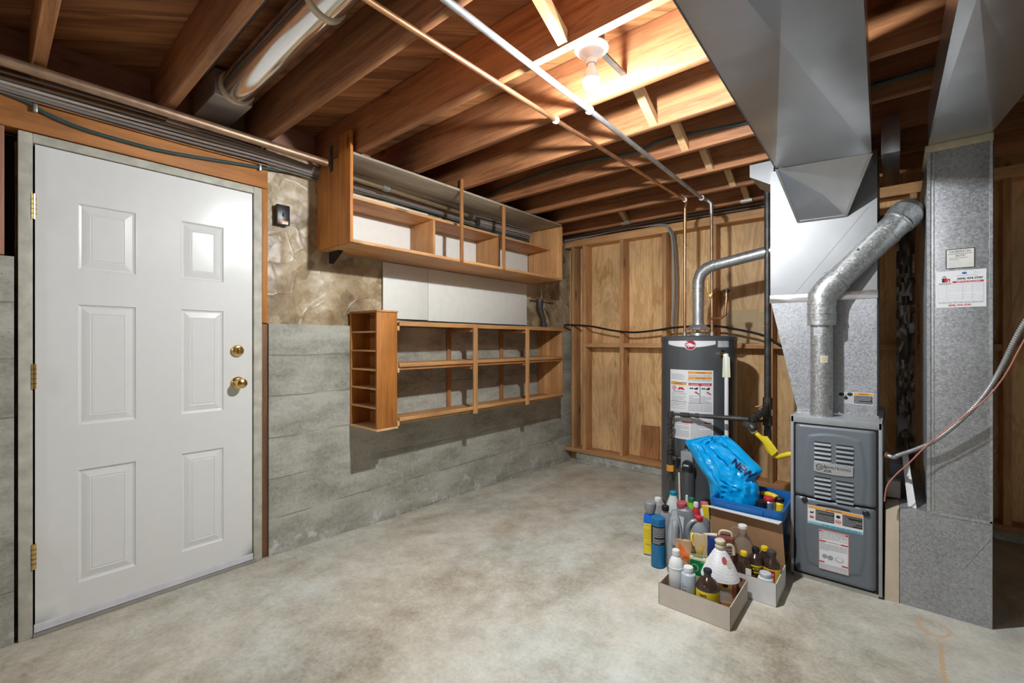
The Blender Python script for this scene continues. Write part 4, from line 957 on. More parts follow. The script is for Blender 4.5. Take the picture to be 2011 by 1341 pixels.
lb.rect(.066, .048, .142, .060, M_LO, 1); lb.text('WARNING', .085, .050, .125, .058, M_LK, 2); lb.rect(.066, .004, .142, .046, M_LK, 1); lb.lines(.068, .006, .138, .044, 8, M_LG, 2, .4)
part(t, 'warning_label', lb.mb)
# boot from plenum face down from the trunk duct
t = thing('duct_boot', 'slanted sheet-metal boot joining the big duct to the plenum face', 'duct', (2.43, 2.78, 2.0))
p = [(2.268, 2.585, 2.099), (2.640, 2.650, 2.099), (2.527, 2.917, 1.885), (2.317, 2.917, 1.890)]
pm = (2.44, 2.775, 1.985)
mb = MB()
for a, b in ((p[0], p[1]), (p[1], p[2]), (p[2], p[3]), (p[3], p[0])): mb.face([a, b, pm])
mb.hexa([(2.275, 2.62, 2.101), (2.635, 2.67, 2.101), (2.524, 2.917, 1.90), (2.322, 2.917, 1.905), (2.268, 2.60, 2.14), (2.640, 2.66, 2.14), (2.640, 2.917, 2.14), (2.268, 2.917, 2.14)])
part(t, 'throat', mb, M_SHEET, smooth=False)
mb = MB()
def strip(a, b, wd, th=.003):
    a = Vector(a); b = Vector(b); d = (b-a).normalized(); nrm = Vector((0, -.6, -.8)); s = d.cross(nrm).normalized()*wd
    mb.hexa([a-s, a+s, b+s, b-s, a-s+nrm*th, a+s+nrm*th, b+s+nrm*th, b-s+nrm*th])
strip(p[3], p[2], .008); strip(p[0], p[3], .006); strip(p[1], p[2], .006)
part(t, 'flange', mb, M_SCREW)
# trunk duct
t = thing('supply_duct', 'large rectangular sheet-metal duct under the joists coming toward the camera', 'duct', (2.46, 1.0, 2.1))
Z0, Z1 = 2.10, 2.302
def facet_duct(t, top, tris, z0, z1):
    """sheet-metal duct: underside made of tilted cross-break facets, plain sides and top"""
    mb = MB(); vs = {}
    def v(p):
        k = (round(p[0], 4), round(p[1], 4), round(p[2], 4))
        if k not in vs: vs[k] = mb.bm.verts.new(p)
        return vs[k]
    for f in tris: mb.bm.faces.new([v(p) for p in f])
    n = len(top)
    for i in range(n):
        a, b = top[i], top[(i+1) % n]; mb.bm.faces.new([v((*a, z0)), v((*b, z0)), v((*b, z1)), v((*a, z1))])
    mb.bm.faces.new([v((*p, z1)) for p in top])
    part(t, 'casing', mb, M_SHEET, smooth=False)
A, B, Cn, D, E_, F_ = (2.268, 2.575), (2.641, 2.66), (2.682, .38), (2.310, .38), (2.70, -3.8), (2.31, -3.8)
Pc = (2.476, 1.46, Z0-.020); z = lambda p: (*p, Z0)
facet_duct(t, [A, D, F_, E_, Cn, B], [[z(A), z(B), Pc], [z(B), z(Cn), Pc], [z(Cn), z(D), Pc], [z(D), z(A), Pc], [z(D), z(Cn), z(E_), z(F_)]], Z0, Z1)
part(t, 'edge_cleat', MB().prism([(2.265, 2.575, Z0-.002), (2.307, .38, Z0-.002), (2.311, .38, Z0-.002), (2.269, 2.575, Z0-.002)], (0, 0, .006)), M_SHEETB)
# small side branch left of plenum
t = thing('branch_duct', 'small flat duct stub poking out left of the plenum top', 'duct', (2.10, 3.15, 2.2))
part(t, 'casing', MB().hexa([(2.05, 3.02, 2.23), (2.178, 3.02, 2.15), (2.178, 3.30, 2.15), (2.05, 3.30, 2.23), (2.05, 3.02, 2.302), (2.178, 3.02, 2.302), (2.178, 3.30, 2.302), (2.05, 3.30, 2.302)]), M_SHEETB)
# furnace flue
t = thing('furnace_flue', 'galvanised flue pipe rising from the furnace and slanting right', 'vent pipe', (2.43, 2.845, FZ))
part(t, 'vertical_pipe', MB().tube([(2.43, 2.845, .842), (2.43, 2.845, 1.33)], .050, 36, M_GALVP), M_GALVP)
part(t, 'collar', MB().tube([(2.43, 2.845, 1.315), (2.43, 2.845, 1.425)], .0640, 36, M_GALVP), M_GALVP)
F = [Vector((2.43, 2.845, 1.42)), Vector((2.433, 2.846, 1.462)), Vector((2.452, 2.852, 1.503)), Vector((2.49, 2.865, 1.545)), Vector((2.735, 2.955, 1.825)), Vector((2.757, 2.975, 1.855)), Vector((2.766, 3.04, 1.885)), Vector((2.762, 3.14, 1.90)), Vector((2.74, 3.50, 1.94))]
part(t, 'elbow', MB().tube(F[:4], .0655, 36, M_GALVP), M_GALVP)
part(t, 'slanted_pipe', MB().tube(F[3:5], .0635, 36, M_GALVP), M_GALVP)
part(t, 'upper_elbow', MB().tube(F[4:], .0675, 36, M_GALVP), M_GALVP)
for a, b, r in ((Vector((2.43, 2.845, 1.372)), Vector((2.43, 2.845, 1.378)), .067), (F[1], F[1]+Vector((.002, 0, .005)), .0685), (F[3], F[3]+(F[4]-F[3])*.02, .068), (F[3]+(F[4]-F[3])*.80, F[3]+(F[4]-F[3])*.815, .0675), (F[4], F[4]+(F[4]-F[3])*.02, .0700)):
    part(t, 'seam_ring', MB().tube([a, b], r, 36, M_GALVP), M_GALVP)
part(t, 'test_port', MB().tube([F[3]+(F[4]-F[3])*.46+Vector((-.02, -.06, .018)), F[3]+(F[4]-F[3])*.46+Vector((-.021, -.064, .019))], .006, 12, M_LK), M_LK)
lb = Label(lambda u, v, d: (2.43+(.0506+d)*math.sin(R(u)), 2.845-(.0506+d)*math.cos(R(u)), v), 8); lb.rect(0, 1.122, 38, 1.158, M_CREAM, 0); lb.disc(18, 1.140, 8, .009, M_TXT, 1); lb.disc(18, 1.140, 6, .0065, M_CREAM, 2)
lb.rect(-36, 1.262, 10, 1.300, M_LG, 0); lb.lines(-30, 1.270, 4, 1.292, 2, M_TXT, 1, .5)
part(t, 'sticker', lb.mb)

# ================================================================== RETURN DUCT
t = thing('return_duct', 'tall spangled galvanised return-air duct right of the furnace', 'duct', (2.94, 3.0, 0))
RY = 2.79
part(t, 'riser', bx(2.838, 3.038, RY, RY+.90, .452, 2.105, bev=.001), M_GALV)
part(t, 'corner_seam', MB().box(2.834, 2.846, RY-.004, RY+.004, .452, 2.105).box(2.855, 2.858, RY-.002, RY, .46, 2.10).box(3.032, 3.041, RY-.003, RY+.004, .452, 2.105), M_GALVP)
part(t, 'base_box', MB().prism([(2.740, RY, .445), (2.740, RY, .0), (3.040, RY, .0), (3.040, RY, .452), (2.80, RY, .452)], (0, .90, 0)), M_GALV)
mb = MB().box(2.838, 3.040, RY-.003, RY, .447, .460).prism([(2.985, RY-.0002, .300), (3.036, RY-.0002, .395), (3.038, RY-.0002, .391), (2.987, RY-.0002, .298)], (0, -.002, 0)).prism([(2.95, RY-.0002, .235), (2.985, RY-.0002, .300), (2.988, RY-.0002, .298), (2.953, RY-.0002, .233)], (0, -.002, 0))
part(t, 'fold_lines', mb, M_GALVP)
part(t, 'tape_band', bx(2.828, 3.044, RY-.006, RY+.30, 2.090, 2.122, bev=.003), M_TAPE, label='tan duct tape band')
part(t, 'transition_side', MB().hexa([(2.685, RY-.01, .0), (2.738, RY-.004, .0), (2.738, RY+.4, .0), (2.685, RY+.4, .0), (2.690, RY-.005, .428), (2.738, RY-.002, .443), (2.738, RY+.4, .443), (2.690, RY+.4, .428)]), M_BEIGE, label='beige side of the base box')
mb = MB()
for k in range(12): mb.tube([(3.046, RY+.10, .62+k*.13), (3.058, RY+.095, .62+k*.13)], .006, 8)
part(t, 'rivets', mb, M_SCREW)
part(t, 'side_flange', bx(3.040, 3.047, RY+.03, RY+.53, .46, 2.08), M_LK)
t = thing('overhead_return_duct', 'wide sheet-metal return duct overhead at the right edge', 'duct', (3.2, 1.5, 2.12))
q = [(2.838, RY+.3), (2.838, RY), (2.850, 1.64), (2.86, .5), (2.86, -3.8), (3.9, -3.8), (3.9, .5), (3.35, 1.9), (3.08, 2.40), (3.038, RY), (3.038, RY+.3)]
zz_ = 2.122; z = lambda p: (*p, zz_)
Pr = (2.884, 1.62, zz_-.014); Lm = (2.853, 1.30)
facet_duct(t, [q[1], Lm, q[3], q[4], q[5], q[6], q[7], q[8], q[9]], [[z(q[1]), z(q[9]), Pr, z(Lm)], [z(q[9]), z(q[8]), z(q[7]), Pr], [Pr, z(q[7]), z(q[6])], [Pr, z(q[6]), z(q[3]), z(Lm)], [z(q[3]), z(q[6]), z(q[5]), z(q[4])]], zz_, 2.305)
# dark flat duct behind the flue
t = thing('flat_duct', 'flat rectangular duct end in the shadows above the flue', 'duct', (2.69, 3.3, 2.3))
part(t, 'casing', bx(2.672, 2.742, 2.80, 3.40, 2.13, 2.308, bev=.001), M_SHEET)
# foil-faced strip left of return duct
mb = MB(); g = []
for j in range(70):
    z = .02+j*.0295
    g.append([mb.bm.verts.new((2.775+.09*(i/7-.5)+.004*noise.noise(Vector((i, z*14, 3))), 3.86+.018*noise.noise(Vector((i*.9, z*16, 9))), z)) for i in range(8)])
for j in range(69):
    for i in range(7): mb.bm.faces.new((g[j][i], g[j][i+1], g[j+1][i+1], g[j+1][i]))
solo('foil_strip', 'crumpled foil insulation strip hanging left of the return duct', 'foil', mb, sheet('crumpled_foil', .22, .34, (1, .93, .88), .3), (2.775, 3.86, .02), ang=25)
# service stickers
t = thing('service_record', 'white service record sheet with a red phone number on the return duct', 'notice', (2.943, RY, 1.38))
lb = Label(lambda u, v, d: (2.864+u, RY-.0012-d, 1.381+v)); W_, H_ = .158, .163
lb.rect(0, 0, W_, H_, M_LW, 0); lb.frame(.006, .026, .150, .103, .0008, M_LG, 1); lb.lines(.010, .034, .148, .101, 8, M_LG, 1, .08)
for u in (.034, .085, .115): lb.rect(u, .027, u+.0006, .102, M_LG, 1)
lb.text('(604) 434-7747', .068, .119, .148, .131, M_LK, 2, .02); lb.rect(.054, .108, .150, .116, M_LR, 1); lb.text('SERVICE RECORD', .066, .1095, .140, .1145, M_LW, 2, .01)
lb.text('(604) 434-7747', .040, .004, .112, .014, M_LR, 2, .02); lb.lines(.008, .018, .150, .024, 2, M_TXT, 1, .5)
lb.rect(.020, .113, .028, .131, M_LK, 1); lb.rect(.028, .113, .036, .133, M_LR, 1); lb.rect(.037, .113, .046, .128, M_LR, 1); lb.rect(.040, .113, .043, .122, M_LW, 2); lb.poly([(.020, .134), (.028, .142), (.034, .137), (.032, .135), (.028, .138), (.022, .133)], M_LK, 1)
lb.lines(.010, .104, .050, .110, 1, M_TXT, 2, .7)
lb.rect(.084, .146, .098, .154, plain('print_blue', (.02, .10, .45), .5), 1); lb.lines(.066, .137, .146, .142, 1, M_TXT, 1, .3); lb.lines(.118, .146, .145, .156, 2, M_LG, 1, .3)
part(t, 'sheet', lb.mb)
t = thing('service_card', 'small black-framed service call card above the record sheet', 'notice', (2.94, RY, 1.55))
lb = Label(lambda u, v, d: (2.896+u, RY-.0012-d, 1.553+v)); lb.rect(0, 0, .092, .087, M_LK, 0); lb.rect(.003, .003, .089, .084, plain('card_cream', (.72, .71, .66), .5), 1)
lb.text('FOR SERVICE CALL', .012, .071, .080, .079, M_LK, 2); lb.lines(.008, .062, .084, .068, 1, M_TXT, 2, .6); lb.text('434-7747', .030, .052, .062, .060, M_LK, 2); lb.lines(.012, .036, .080, .050, 2, M_TXT, 2, .4); lb.lines(.006, .006, .086, .034, 4, M_LG, 2, .1)
part(t, 'card', lb.mb)
# flexible conduit to furnace and thermostat wire
t = thing('flex_conduit', 'ribbed metal flexible conduit curving from the furnace up to the right', 'conduit', (2.85, 2.75, .7))
pts = [(2.684, 2.80, .688), (2.72, 2.76, .688)] + [tuple(atY(a, b, y)) for a, b, y in ((1765, 894, 2.74), (1800, 882, 2.735), (1835, 866, 2.73), (1880, 832, 2.72), (1922, 790, 2.70), (1950, 752, 2.68), (1972, 712, 2.64), (2000, 655, 2.58), (2040, 590, 2.50), (2100, 480, 2.35))]
sp_ = spline([Vector(p) for p in pts], 56)
part(t, 'hose', MB().tube(sp_, [.0096 if i % 4 < 2 else .0080 for i in range(len(sp_))], 12), M_STEELC, ang=60)
part(t, 'connector', MB().tube([(2.679, 2.80, .688), (2.70, 2.785, .688)], .015, 12), M_COPPERD)
pts = [atY(1737, 985, 2.72), atY(1742, 955, 2.72), atY(1760, 932, 2.72), atY(1785, 910, 2.72), atY(1815, 880, 2.715), atY(1850, 850, 2.70), atY(1900, 812, 2.69), atY(1940, 780, 2.67), atY(1975, 735, 2.62), atY(2005, 680, 2.56), atY(2050, 600, 2.5)]
solo('thermostat_wire', 'thin pinkish-brown thermostat wire twisted beside the flexible conduit', 'wire', MB().tube(pts, .0028, 8, smooth=6), plain('pink_wire', (.50, .20, .15), .5), (2.9, 2.7, .8))
pts = [atY(a, b, 2.60) for a, b in ((1716, 168), (1745, 160), (1772, 153), (1800, 142), (1832, 108), (1860, 60))]
sp_ = spline(pts, 14)
solo('ceiling_flex_conduit', 'short ribbed metal conduit on a joist between the two overhead ducts', 'conduit', MB().tube(sp_[18:], [.009+.0025*(i % 2) for i in range(len(sp_)-18)], 12), M_SCREW, tuple(pts[2]))
solo('black_conduit_sleeve', 'black sleeve on the joist beside the big overhead duct', 'conduit', MB().tube(sp_[:30], .013, 12), M_BLACK, tuple(pts[0]))

# things on the base box top
solo('filter_box', 'white carton standing upright left of the return duct', 'box', MB().hexa([(2.770, 2.83, .452), (2.800, 2.81, .452), (2.800, 3.1, .452), (2.770, 3.1, .452), (2.752, 2.95, .64), (2.775, 2.93, .64), (2.775, 3.2, .64), (2.752, 3.2, .64)]), M_CARDW, (2.785, 2.95, .45))
solo('grey_block', 'grey box lying in the shadow between furnace and return duct', 'box', bx(2.70, 2.765, 3.05, 3.3, .446, .60, bev=.004), M_DJUG, (2.73, 3.1, .445))
solo('tan_carton', 'small tan carton in the shadow behind the furnace corner', 'box', bx(2.692, 2.745, 2.96, 3.04, .446, .53, bev=.003), M_CARDG, (2.72, 3.0, .445))

# ================================================================== TOTE, BAG AND CONTENTS
t = thing('recycling_tote', 'blue plastic tote behind the cardboard boxes beside the furnace', 'tote', (2.11, 2.84, 0))
def rrect(x0, x1, y0, y1, z, r=.03, n=5):
    out = []
    for cx, cy, a0 in ((x1-r, y0+r, -90), (x1-r, y1-r, 0), (x0+r, y1-r, 90), (x0+r, y0+r, 180)):
        for k in range(n+1):
            a = R(a0+90*k/n); out.append((cx+r*math.cos(a), cy+r*math.sin(a), z))
    return out
mb = MB().rings([rrect(1.968, 2.262, 2.66, 3.01, .0), rrect(1.950, 2.278, 2.644, 3.028, .30), rrect(1.934, 2.290, 2.632, 3.042, .305), rrect(1.934, 2.290, 2.632, 3.042, .355), rrect(1.946, 2.280, 2.642, 3.032, .358), rrect(1.956, 2.272, 2.650, 3.022, .30), rrect(1.975, 2.255, 2.668, 3.00, .01)])
part(t, 'tub', mb, M_BLUE)
part(t, 'handle', MB().box(2.02, 2.20, 2.626, 2.634, .300, .345, bev=.004), M_BLUE)
# bag
def c3(a, b, y=2.85):   # outline points measured on the bag
    return atY(1230+a*.17405, 840+b*.17405, y)
rows = [((930, 92), (1130, 95), .008), ((790, 118), (1205, 150), .020), ((668, 150), (1290, 225), .030), ((690, 210), (1400, 340), .050), ((740, 300), (1530, 465), .065), ((800, 400), (1500, 530), .080),
        ((860, 490), (1445, 590), .090), ((930, 590), (1475, 630), .100), ((945, 680), (1497, 690), .110), ((952, 760), (1500, 770), .115), ((965, 840), (1495, 850), .110), ((1010, 930), (1440, 930), .090)]
rr = []
K = 6
A_ = [Vector((*r[0], 0)) for r in rows]; B_ = [Vector((*r[1], 0)) for r in rows]; A_ = spline(A_, K); B_ = spline(B_, K)
nr = len(A_); 
for j in range(nr):
    tt = j/(nr-1)*(len(rows)-1); i0 = min(len(rows)-2, int(tt)); dep = rows[i0][2]+(rows[i0+1][2]-rows[i0][2])*(tt-i0)
    l = c3(A_[j].x, A_[j].y); r_ = c3(B_[j].x, B_[j].y); ring = []; n = 72
    for k in range(n):
        a = 2*math.pi*k/n; ca, sa = math.cos(a), math.sin(a)
        base = (l+r_)/2+(r_-l)/2*ca
        s = (k/n)
        # long creases that follow the bag plus small crumple facets
        fold = ca*3.0 + .35*math.sin(tt*.8+ca*2)
        crs = 1-abs(noise.noise(Vector((fold*1.3, tt*.16, 2.0 if sa < 0 else 9.0))))*2.4
        mid = 1-abs(noise.noise(Vector((fold*2.6+tt*.45, tt*.42, 5.0 if sa < 0 else 12.0))))*2.0
        y = 2.85 + sa*(dep*.80 + .022*crs + .010*mid) + .004*noise.noise(Vector((ca*5, tt*1.6, 15)))
        ring.append((base.x, y, base.z))
    rr.append(ring)
bagmb = MB().rings(rr)
t = thing('plastic_bag', 'crumpled bright blue plastic bag standing in the blue tote', 'bag', (1.98, 2.85, .24))
bag = part(t, 'bag_body', bagmb, M_BAG, ang=28)
bvh = BVHTree.FromPolygons([Vector(v.co)+Vector(t.location) for v in bag.data.vertices], [tuple(p.vertices) for p in bag.data.polygons])
def onBag(u, v, d):
    # u, v run along the lettering; lettering follows the bag's right edge
    a0 = c3(1205, 385); a1 = c3(1440, 570); ex = (a1-a0).normalized(); up_ = Vector((0, 0, 1))*1.0
    ev = Vector((ex.z*-1, 0, ex.x)).normalized()
    if ev.z < 0: ev = -ev
    q = a0+ex*u+ev*v
    o = Vector((q.x, 2.4, q.z)); hit = bvh.ray_cast(o, Vector((0, 1, 0)))
    y = hit[0].y if hit[0] is not None else 2.85
    return (q.x, y-.006-d, q.z)
lb = Label(onBag); bpy.context.view_layer.update(); wln = (c3(1205, 385)-c3(1440, 570)).length
lb.text('NEW', 0, 0, wln*1.0, .040, M_NAVY, 1, .035)
bmesh.ops.subdivide_edges(lb.mb.bm, edges=lb.mb.bm.edges[:], cuts=4, use_grid_fill=True); bmesh.ops.triangulate(lb.mb.bm, faces=lb.mb.bm.faces[:])
for v in lb.mb.bm.verts:
    hit = bvh.ray_cast(Vector((v.co.x, 2.4, v.co.z)), Vector((0, 1, 0)))
    if hit[0] is not None: v.co.y = hit[0].y-.004
part(t, 'lettering', lb.mb, label='dark blue letters NEW')
# blue bag liner in the tote's right half
mb = MB(); g = []
for j in range(14):
    for_row = []
    for i in range(20):
        x = 2.08+.185*i/19; y = 2.665+.12*j/13; z = .315+.018*noise.noise(Vector((x*18, y*18, 2)))-.07*(j/13)**2 + .02*(i/19)
        for_row.append(mb.bm.verts.new((x, y, z)))
    g.append(for_row)
for j in range(13):
    for i in range(19): mb.bm.faces.new((g[j][i], g[j][i+1], g[j+1][i+1], g[j+1][i]))
solo('bag_flap', 'flat blue plastic bag lying over the contents at the front of the tote', 'bag', mb, M_BAG, (2.17, 2.73, .28), ang=60)

def bottle(name, label, cat, x, y, rot, prof, mat, cap=None, band=None, sx=1, sy=1, p=2.0, group=None, z=0.003, extra=None):
    t = thing(name, label, cat, (x, y, z), rot, group)
    part(t, 'body', MB().lathe(prof, (0, 0, 0), 32, mat, sx, sy, p), mat, world=False)
    if cap:
        r, z0, z1, cm = cap[:4]
        mb = MB().lathe([(r*.98, z0), (r, z0+.002), (r, z1-.003), (r*.9, z1), (.001, z1)], (0, 0, 0), 28, cm)
        for k in range(18):
            a = 2*math.pi*k/18; mb.tube([(r*math.cos(a), r*math.sin(a), z0+.002), (r*math.cos(a), r*math.sin(a), z1-.003)], .0009, 4, cm)
        part(t, 'cap', mb, cm, world=False)
    if band:
        a0, a1, z0, z1, rr_, bm_ = band[:6]
        def f(u, v, d):
            a = R(u-90); ca, sa = math.cos(a), math.sin(a); q = rr_+.0006+d
            return (math.copysign(abs(ca)**(2/p), ca)*q*sx, math.copysign(abs(sa)**(2/p), sa)*q*sy, v)
        lb = Label(f, 8); lb.rect(a0, z0, a1, z1, bm_, 0)
        for it in band[6:]:
            if it[0] == 't': lb.text(it[1], *it[2:6], it[6], 2, it[7] if len(it) > 7 else 0)
            elif it[0] == 'r': lb.rect(*it[1:5], it[5], 1)
            elif it[0] == 'l': lb.lines(*it[1:5], it[5], it[6], 1, .45)
            elif it[0] == 'd': lb.disc(*it[1:5], it[5], 1)
        part(t, 'label', lb.mb, world=False)
    if extra: extra(t)
    return t
GRP = 'containers crowded on the floor beside the tote'
# inside tote
def spray_head(z, col, ang=0):
    def f(t):
        mb = MB(); mb.tube([(0, 0, z), (0, 0, z+.025)], .012, 12, col)
        mb.tube([(.02, 0, z+.035), (-.055, 0, z+.038)], [.013, .010], 10, col); mb.tube([(-.030, 0, z+.03), (-.040, 0, z), (-.036, 0, z-.02)], .005, 8, col)
        part(t, 'trigger_head', mb, col, world=False)
    return f
def hdl(pts, r, m):
    def f(t): part(t, 'handle', MB().tube(pts, r, 12, m, smooth=5), m, world=False)
    return f
bottle('spray_can', 'silver can with a red collar inside the tote', 'can', 2.185, 2.86, 20, [(.030, 0), (.030, .30), (.024, .31)], M_SCREW, (.027, .305, .325, M_RED), z=.03)
bottle('yellow_bottle', 'slanted yellow bottle with a black cap inside the tote', 'bottle', 2.232, 2.885, 20, [(.022, 0), (.024, .26), (.022, .31), (.012, .325)], M_YEL, (.022, .325, .345, M_BLACK), z=.012)
t = thing('yellow_squeeze_bottle', 'yellow rounded bottle lying on its side inside the tote', 'bottle', (2.20, 2.92, .34))
part(t, 'body', MB().tube([(2.13, 2.93, .345), (2.16, 2.93, .350), (2.205, 2.92, .345), (2.225, 2.91, .335)], [.010, .016, .016, .008], 14, M_YEL, smooth=4), M_YEL)
t = thing('black_canister', 'black round canister mouth beside the blue bag in the tote', 'can', (2.150, 2.84, .02))
part(t, 'body', MB().tube([(2.155, 2.86, .02), (2.150, 2.83, .335)], .030, 24, M_BLACK), M_BLACK)
solo('white_carton', 'small white carton behind the raised cardboard flap', 'carton', bx(2.055, 2.095, 2.70, 2.73, .02, .325, bev=.002), M_CARDW, (2.07, 2.71, .02))

# ================================================================== CARDBOARD BOXES
def carton(t, x0, x1, y0, y1, h, mout, front=None):
    th = .004
    part(t, 'wall_panel', MB().box(x0, x1, y0, y0+th, .002, h, mout).box(x0+.001, x1-.001, y0+.0005, y0+th-.0005, h, h+.0006, M_CARDE), mout)
    part(t, 'wall_panel', MB().box(x1-th, x1, y0+th, y1, .002, h, mout), mout)
    part(t, 'wall_panel', MB().box(x0, x0+th, y0+th, y1, .002, h, mout), mout)
    part(t, 'wall_panel', MB().box(x0+th, x1-th, y1-th, y1, .002, h, M_CARD), M_CARD)
    part(t, 'bottom', MB().box(x0+.001, x1-.001, y0+.001, y1-.001, 0.0, .004, M_CARD), M_CARD)
    for x in (x0-.0006, x1-.0014): part(t, 'fold_edge', bx(x, x+.002, y0-.0006, y0+.0014, .002, h), M_CARDE)
t = thing('open_box', 'shallow open tan cardboard box in front, full of bottles', 'box', (2.04, 2.2, 0))
carton(t, 1.880, 2.192, 2.050, 2.345, .100, M_CARDG)
t = thing('lidded_box', 'white cardboard box with its brown-lined lid raised behind', 'box', (2.13, 2.49, 0))
carton(t, 1.950, 2.306, 2.372, 2.606, .108, M_CARDW)
part(t, 'lid', MB().hexa([(1.952, 2.608, .10), (2.304, 2.608, .10), (2.304, 2.612, .10), (1.952, 2.612, .10), (1.944, 2.606, .318), (2.290, 2.606, .318), (2.290, 2.610, .318), (1.944, 2.610, .318)], M_CARD), M_CARD, label='raised brown cardboard lid')
part(t, 'lid_flap', MB().hexa([(1.930, 2.575, .322), (2.282, 2.575, .314), (2.290, 2.612, .318), (1.944, 2.612, .318), (1.930, 2.575, .325), (2.282, 2.575, .317), (2.290, 2.612, .321), (1.944, 2.612, .321)], M_CARDW), M_CARDW, label='white flap along the top of the lid')

FC = 17
G1n = 'bottles in the front tan box'
bottle('white_bottle', 'tall white plastic bottle at the left of the tan box', 'bottle', 1.934, 2.122, FC, [(.030, 0), (.032, .004), (.032, .158), (.0335, .160), (.0335, .164), (.032, .166), (.031, .185), (.022, .205), (.0145, .212), (.0145, .222)], M_WHITE, (.0165, .218, .243, M_WHITE), group=G1n)
bottle('clear_bottle', 'squat bluish-white bottle with white cap second from left in the tan box', 'bottle', 1.998, 2.105, FC, [(.030, 0), (.033, .005), (.033, .145), (.030, .158), (.018, .166), (.016, .170)], plain('bluish_plastic', (.46, .53, .60), .35), (.0205, .168, .190, M_WHITE), (-52, 46, .02, .125, .033, plain('bluish_plastic', (.46, .53, .60), .35), ('r', -52, .05, -8, .125, M_LG), ('l', -50, .055, -12, .12, 8, M_NAVY), ('r', 12, .03, 46, .105, M_TINC)), group=G1n)
bottle('amber_bottle', 'dusty dark bottle with broad yellow label in the tan box', 'bottle', 2.079, 2.118, FC, [(.046, 0), (.050, .006), (.050, .112), (.047, .130), (.038, .147), (.024, .159), (.016, .166), (.0145, .182), (.017, .184), (.017, .186)], M_AMBER, (.0175, .184, .200, M_BLACK), (-75, 75, .020, .116, .050, M_YEL2, ('t', "Lesorb", -42, .094, -6, .108, M_LK, .02), ('l', -45, .035, 40, .085, 6, plain('label_ochre', (.62, .45, .02), .6)), ('r', 70, .02, 75, .116, M_LR)), group=G1n)
# ribbed jug
t = thing('ribbed_jug', 'large white ribbed cone-topped jug with fruit label in the tan box', 'jug', (2.096, 2.246, .003), FC, G1n)
pr = [(.066, 0), (.070, .006), (.070, .118)]
part(t, 'lower_body', MB().lathe(pr+[(.068, .124)], (0, 0, 0), 32, M_AMBJ, 1, .85, 3.0), M_AMBJ, world=False)
pr = []
for k in range(45):
    z = .122+k*.0028; r = .083-.059*((z-.122)/.126)**1.25; pr.append((r+(.0012 if k % 2 else -.0004), z))
pr += [(.022, .250), (.018, .254), (.018, .262)]
part(t, 'ribbed_shoulder', MB().lathe([(.030, .121)]+pr, (0, 0, 0), 36, M_WHITE, 1, .86, 2.3), M_WHITE, world=False, ang=25)
part(t, 'cap', MB().lathe([(.021, .256), (.022, .258), (.022, .268), (.018, .270), (.018, .282), (.023, .284), (.023, .292), (.018, .296), (.001, .297)], (0, 0, 0), 24, M_CREAM), M_CREAM, world=False)
part(t, 'handle', MB().tube([(.012, 0, .258), (.035, .02, .266), (.055, .03, .258), (.060, .03, .22)], .007, 10, M_CREAM, smooth=5), M_CREAM, world=False)
def f(u, v, d):
    a = R(u-90); ca, sa = math.cos(a), math.sin(a); q = .0705+d
    return (math.copysign(abs(ca)**(2/3), ca)*q, math.copysign(abs(sa)**(2/3), sa)*q*.85, v)
lb = Label(f, 6); lb.rect(-30, .03, 45, .122, plain('peach_label', (.62, .47, .33), .5), 0); lb.rect(-30, .098, 45, .122, M_YEL2, 1); lb.disc(10, .110, 8, .008, M_LK, 2); lb.lines(-25, .045, 25, .092, 6, M_LG, 1, .7); lb.rect(34, .06, 45, .122, M_DRED, 2)
part(t, 'label', lb.mb, world=False)
lb = Label(lambda u, v, d: ((.083-.059*max(0, (v-.122)/.126)**1.25+.0035+d)*math.sin(R(u)), -(.083-.059*max(0, (v-.122)/.126)**1.25+.0035+d)*math.cos(R(u))*.88, v), 6)
lb.disc(22, .215, 14, .014, M_DRED, 1); lb.disc(40, .200, 10, .016, M_CREAM, 1)
part(t, 'leaf_print', lb.mb, world=False)
# paper bags and tin at the back of box 1
def sack(name, label, x, y, rot, w_, d_, h, mat, extra=None, seed=1, lean=0):
    t = thing(name, label, 'bag', (x, y, .005), rot)
    rs = []
    for j in range(15):
        tt = j/14; z = h*tt; ww = w_*(1-.10*tt); dd = d_*(1-tt**2*.75); ring = []
        for k in range(28):
            a = 2*math.pi*k/28; ca, sa = math.cos(a), math.sin(a)
            nn = noise.noise(Vector((ca*2+seed, sa*2, tt*5)))+.5*noise.noise(Vector((ca*5+seed, sa*5, tt*12)))
            ring.append((math.copysign(abs(ca)**.6, ca)*ww*(1+.16*nn)+lean*tt, math.copysign(abs(sa)**.6, sa)*dd*(1+.5*nn), z+(.018*noise.noise(Vector((k*.7, seed, 0))) if j == 14 else 0)))
        rs.append(ring)
    part(t, 'sack', MB().rings(rs, mat), mat, world=False, ang=24)
    if extra: extra(t)
    return t
def drape(t, mb, name, mat, label=None, off=.0015, cuts=6):
    sk = t.children[0]; bv = BVHTree.FromPolygons([v.co.copy() for v in sk.data.vertices], [tuple(p.vertices) for p in sk.data.polygons])
    bmesh.ops.triangulate(mb.bm, faces=mb.bm.faces[:])
    bmesh.ops.subdivide_edges(mb.bm, edges=mb.bm.edges[:], cuts=cuts, use_grid_fill=True)
    for v in mb.bm.verts:
        h = bv.ray_cast(Vector((v.co.x, -.4, v.co.z)), Vector((0, 1, 0)))
        if h[0] is not None: v.co.y = h[0].y-off
    part(t, name, mb, mat, world=False, label=label)
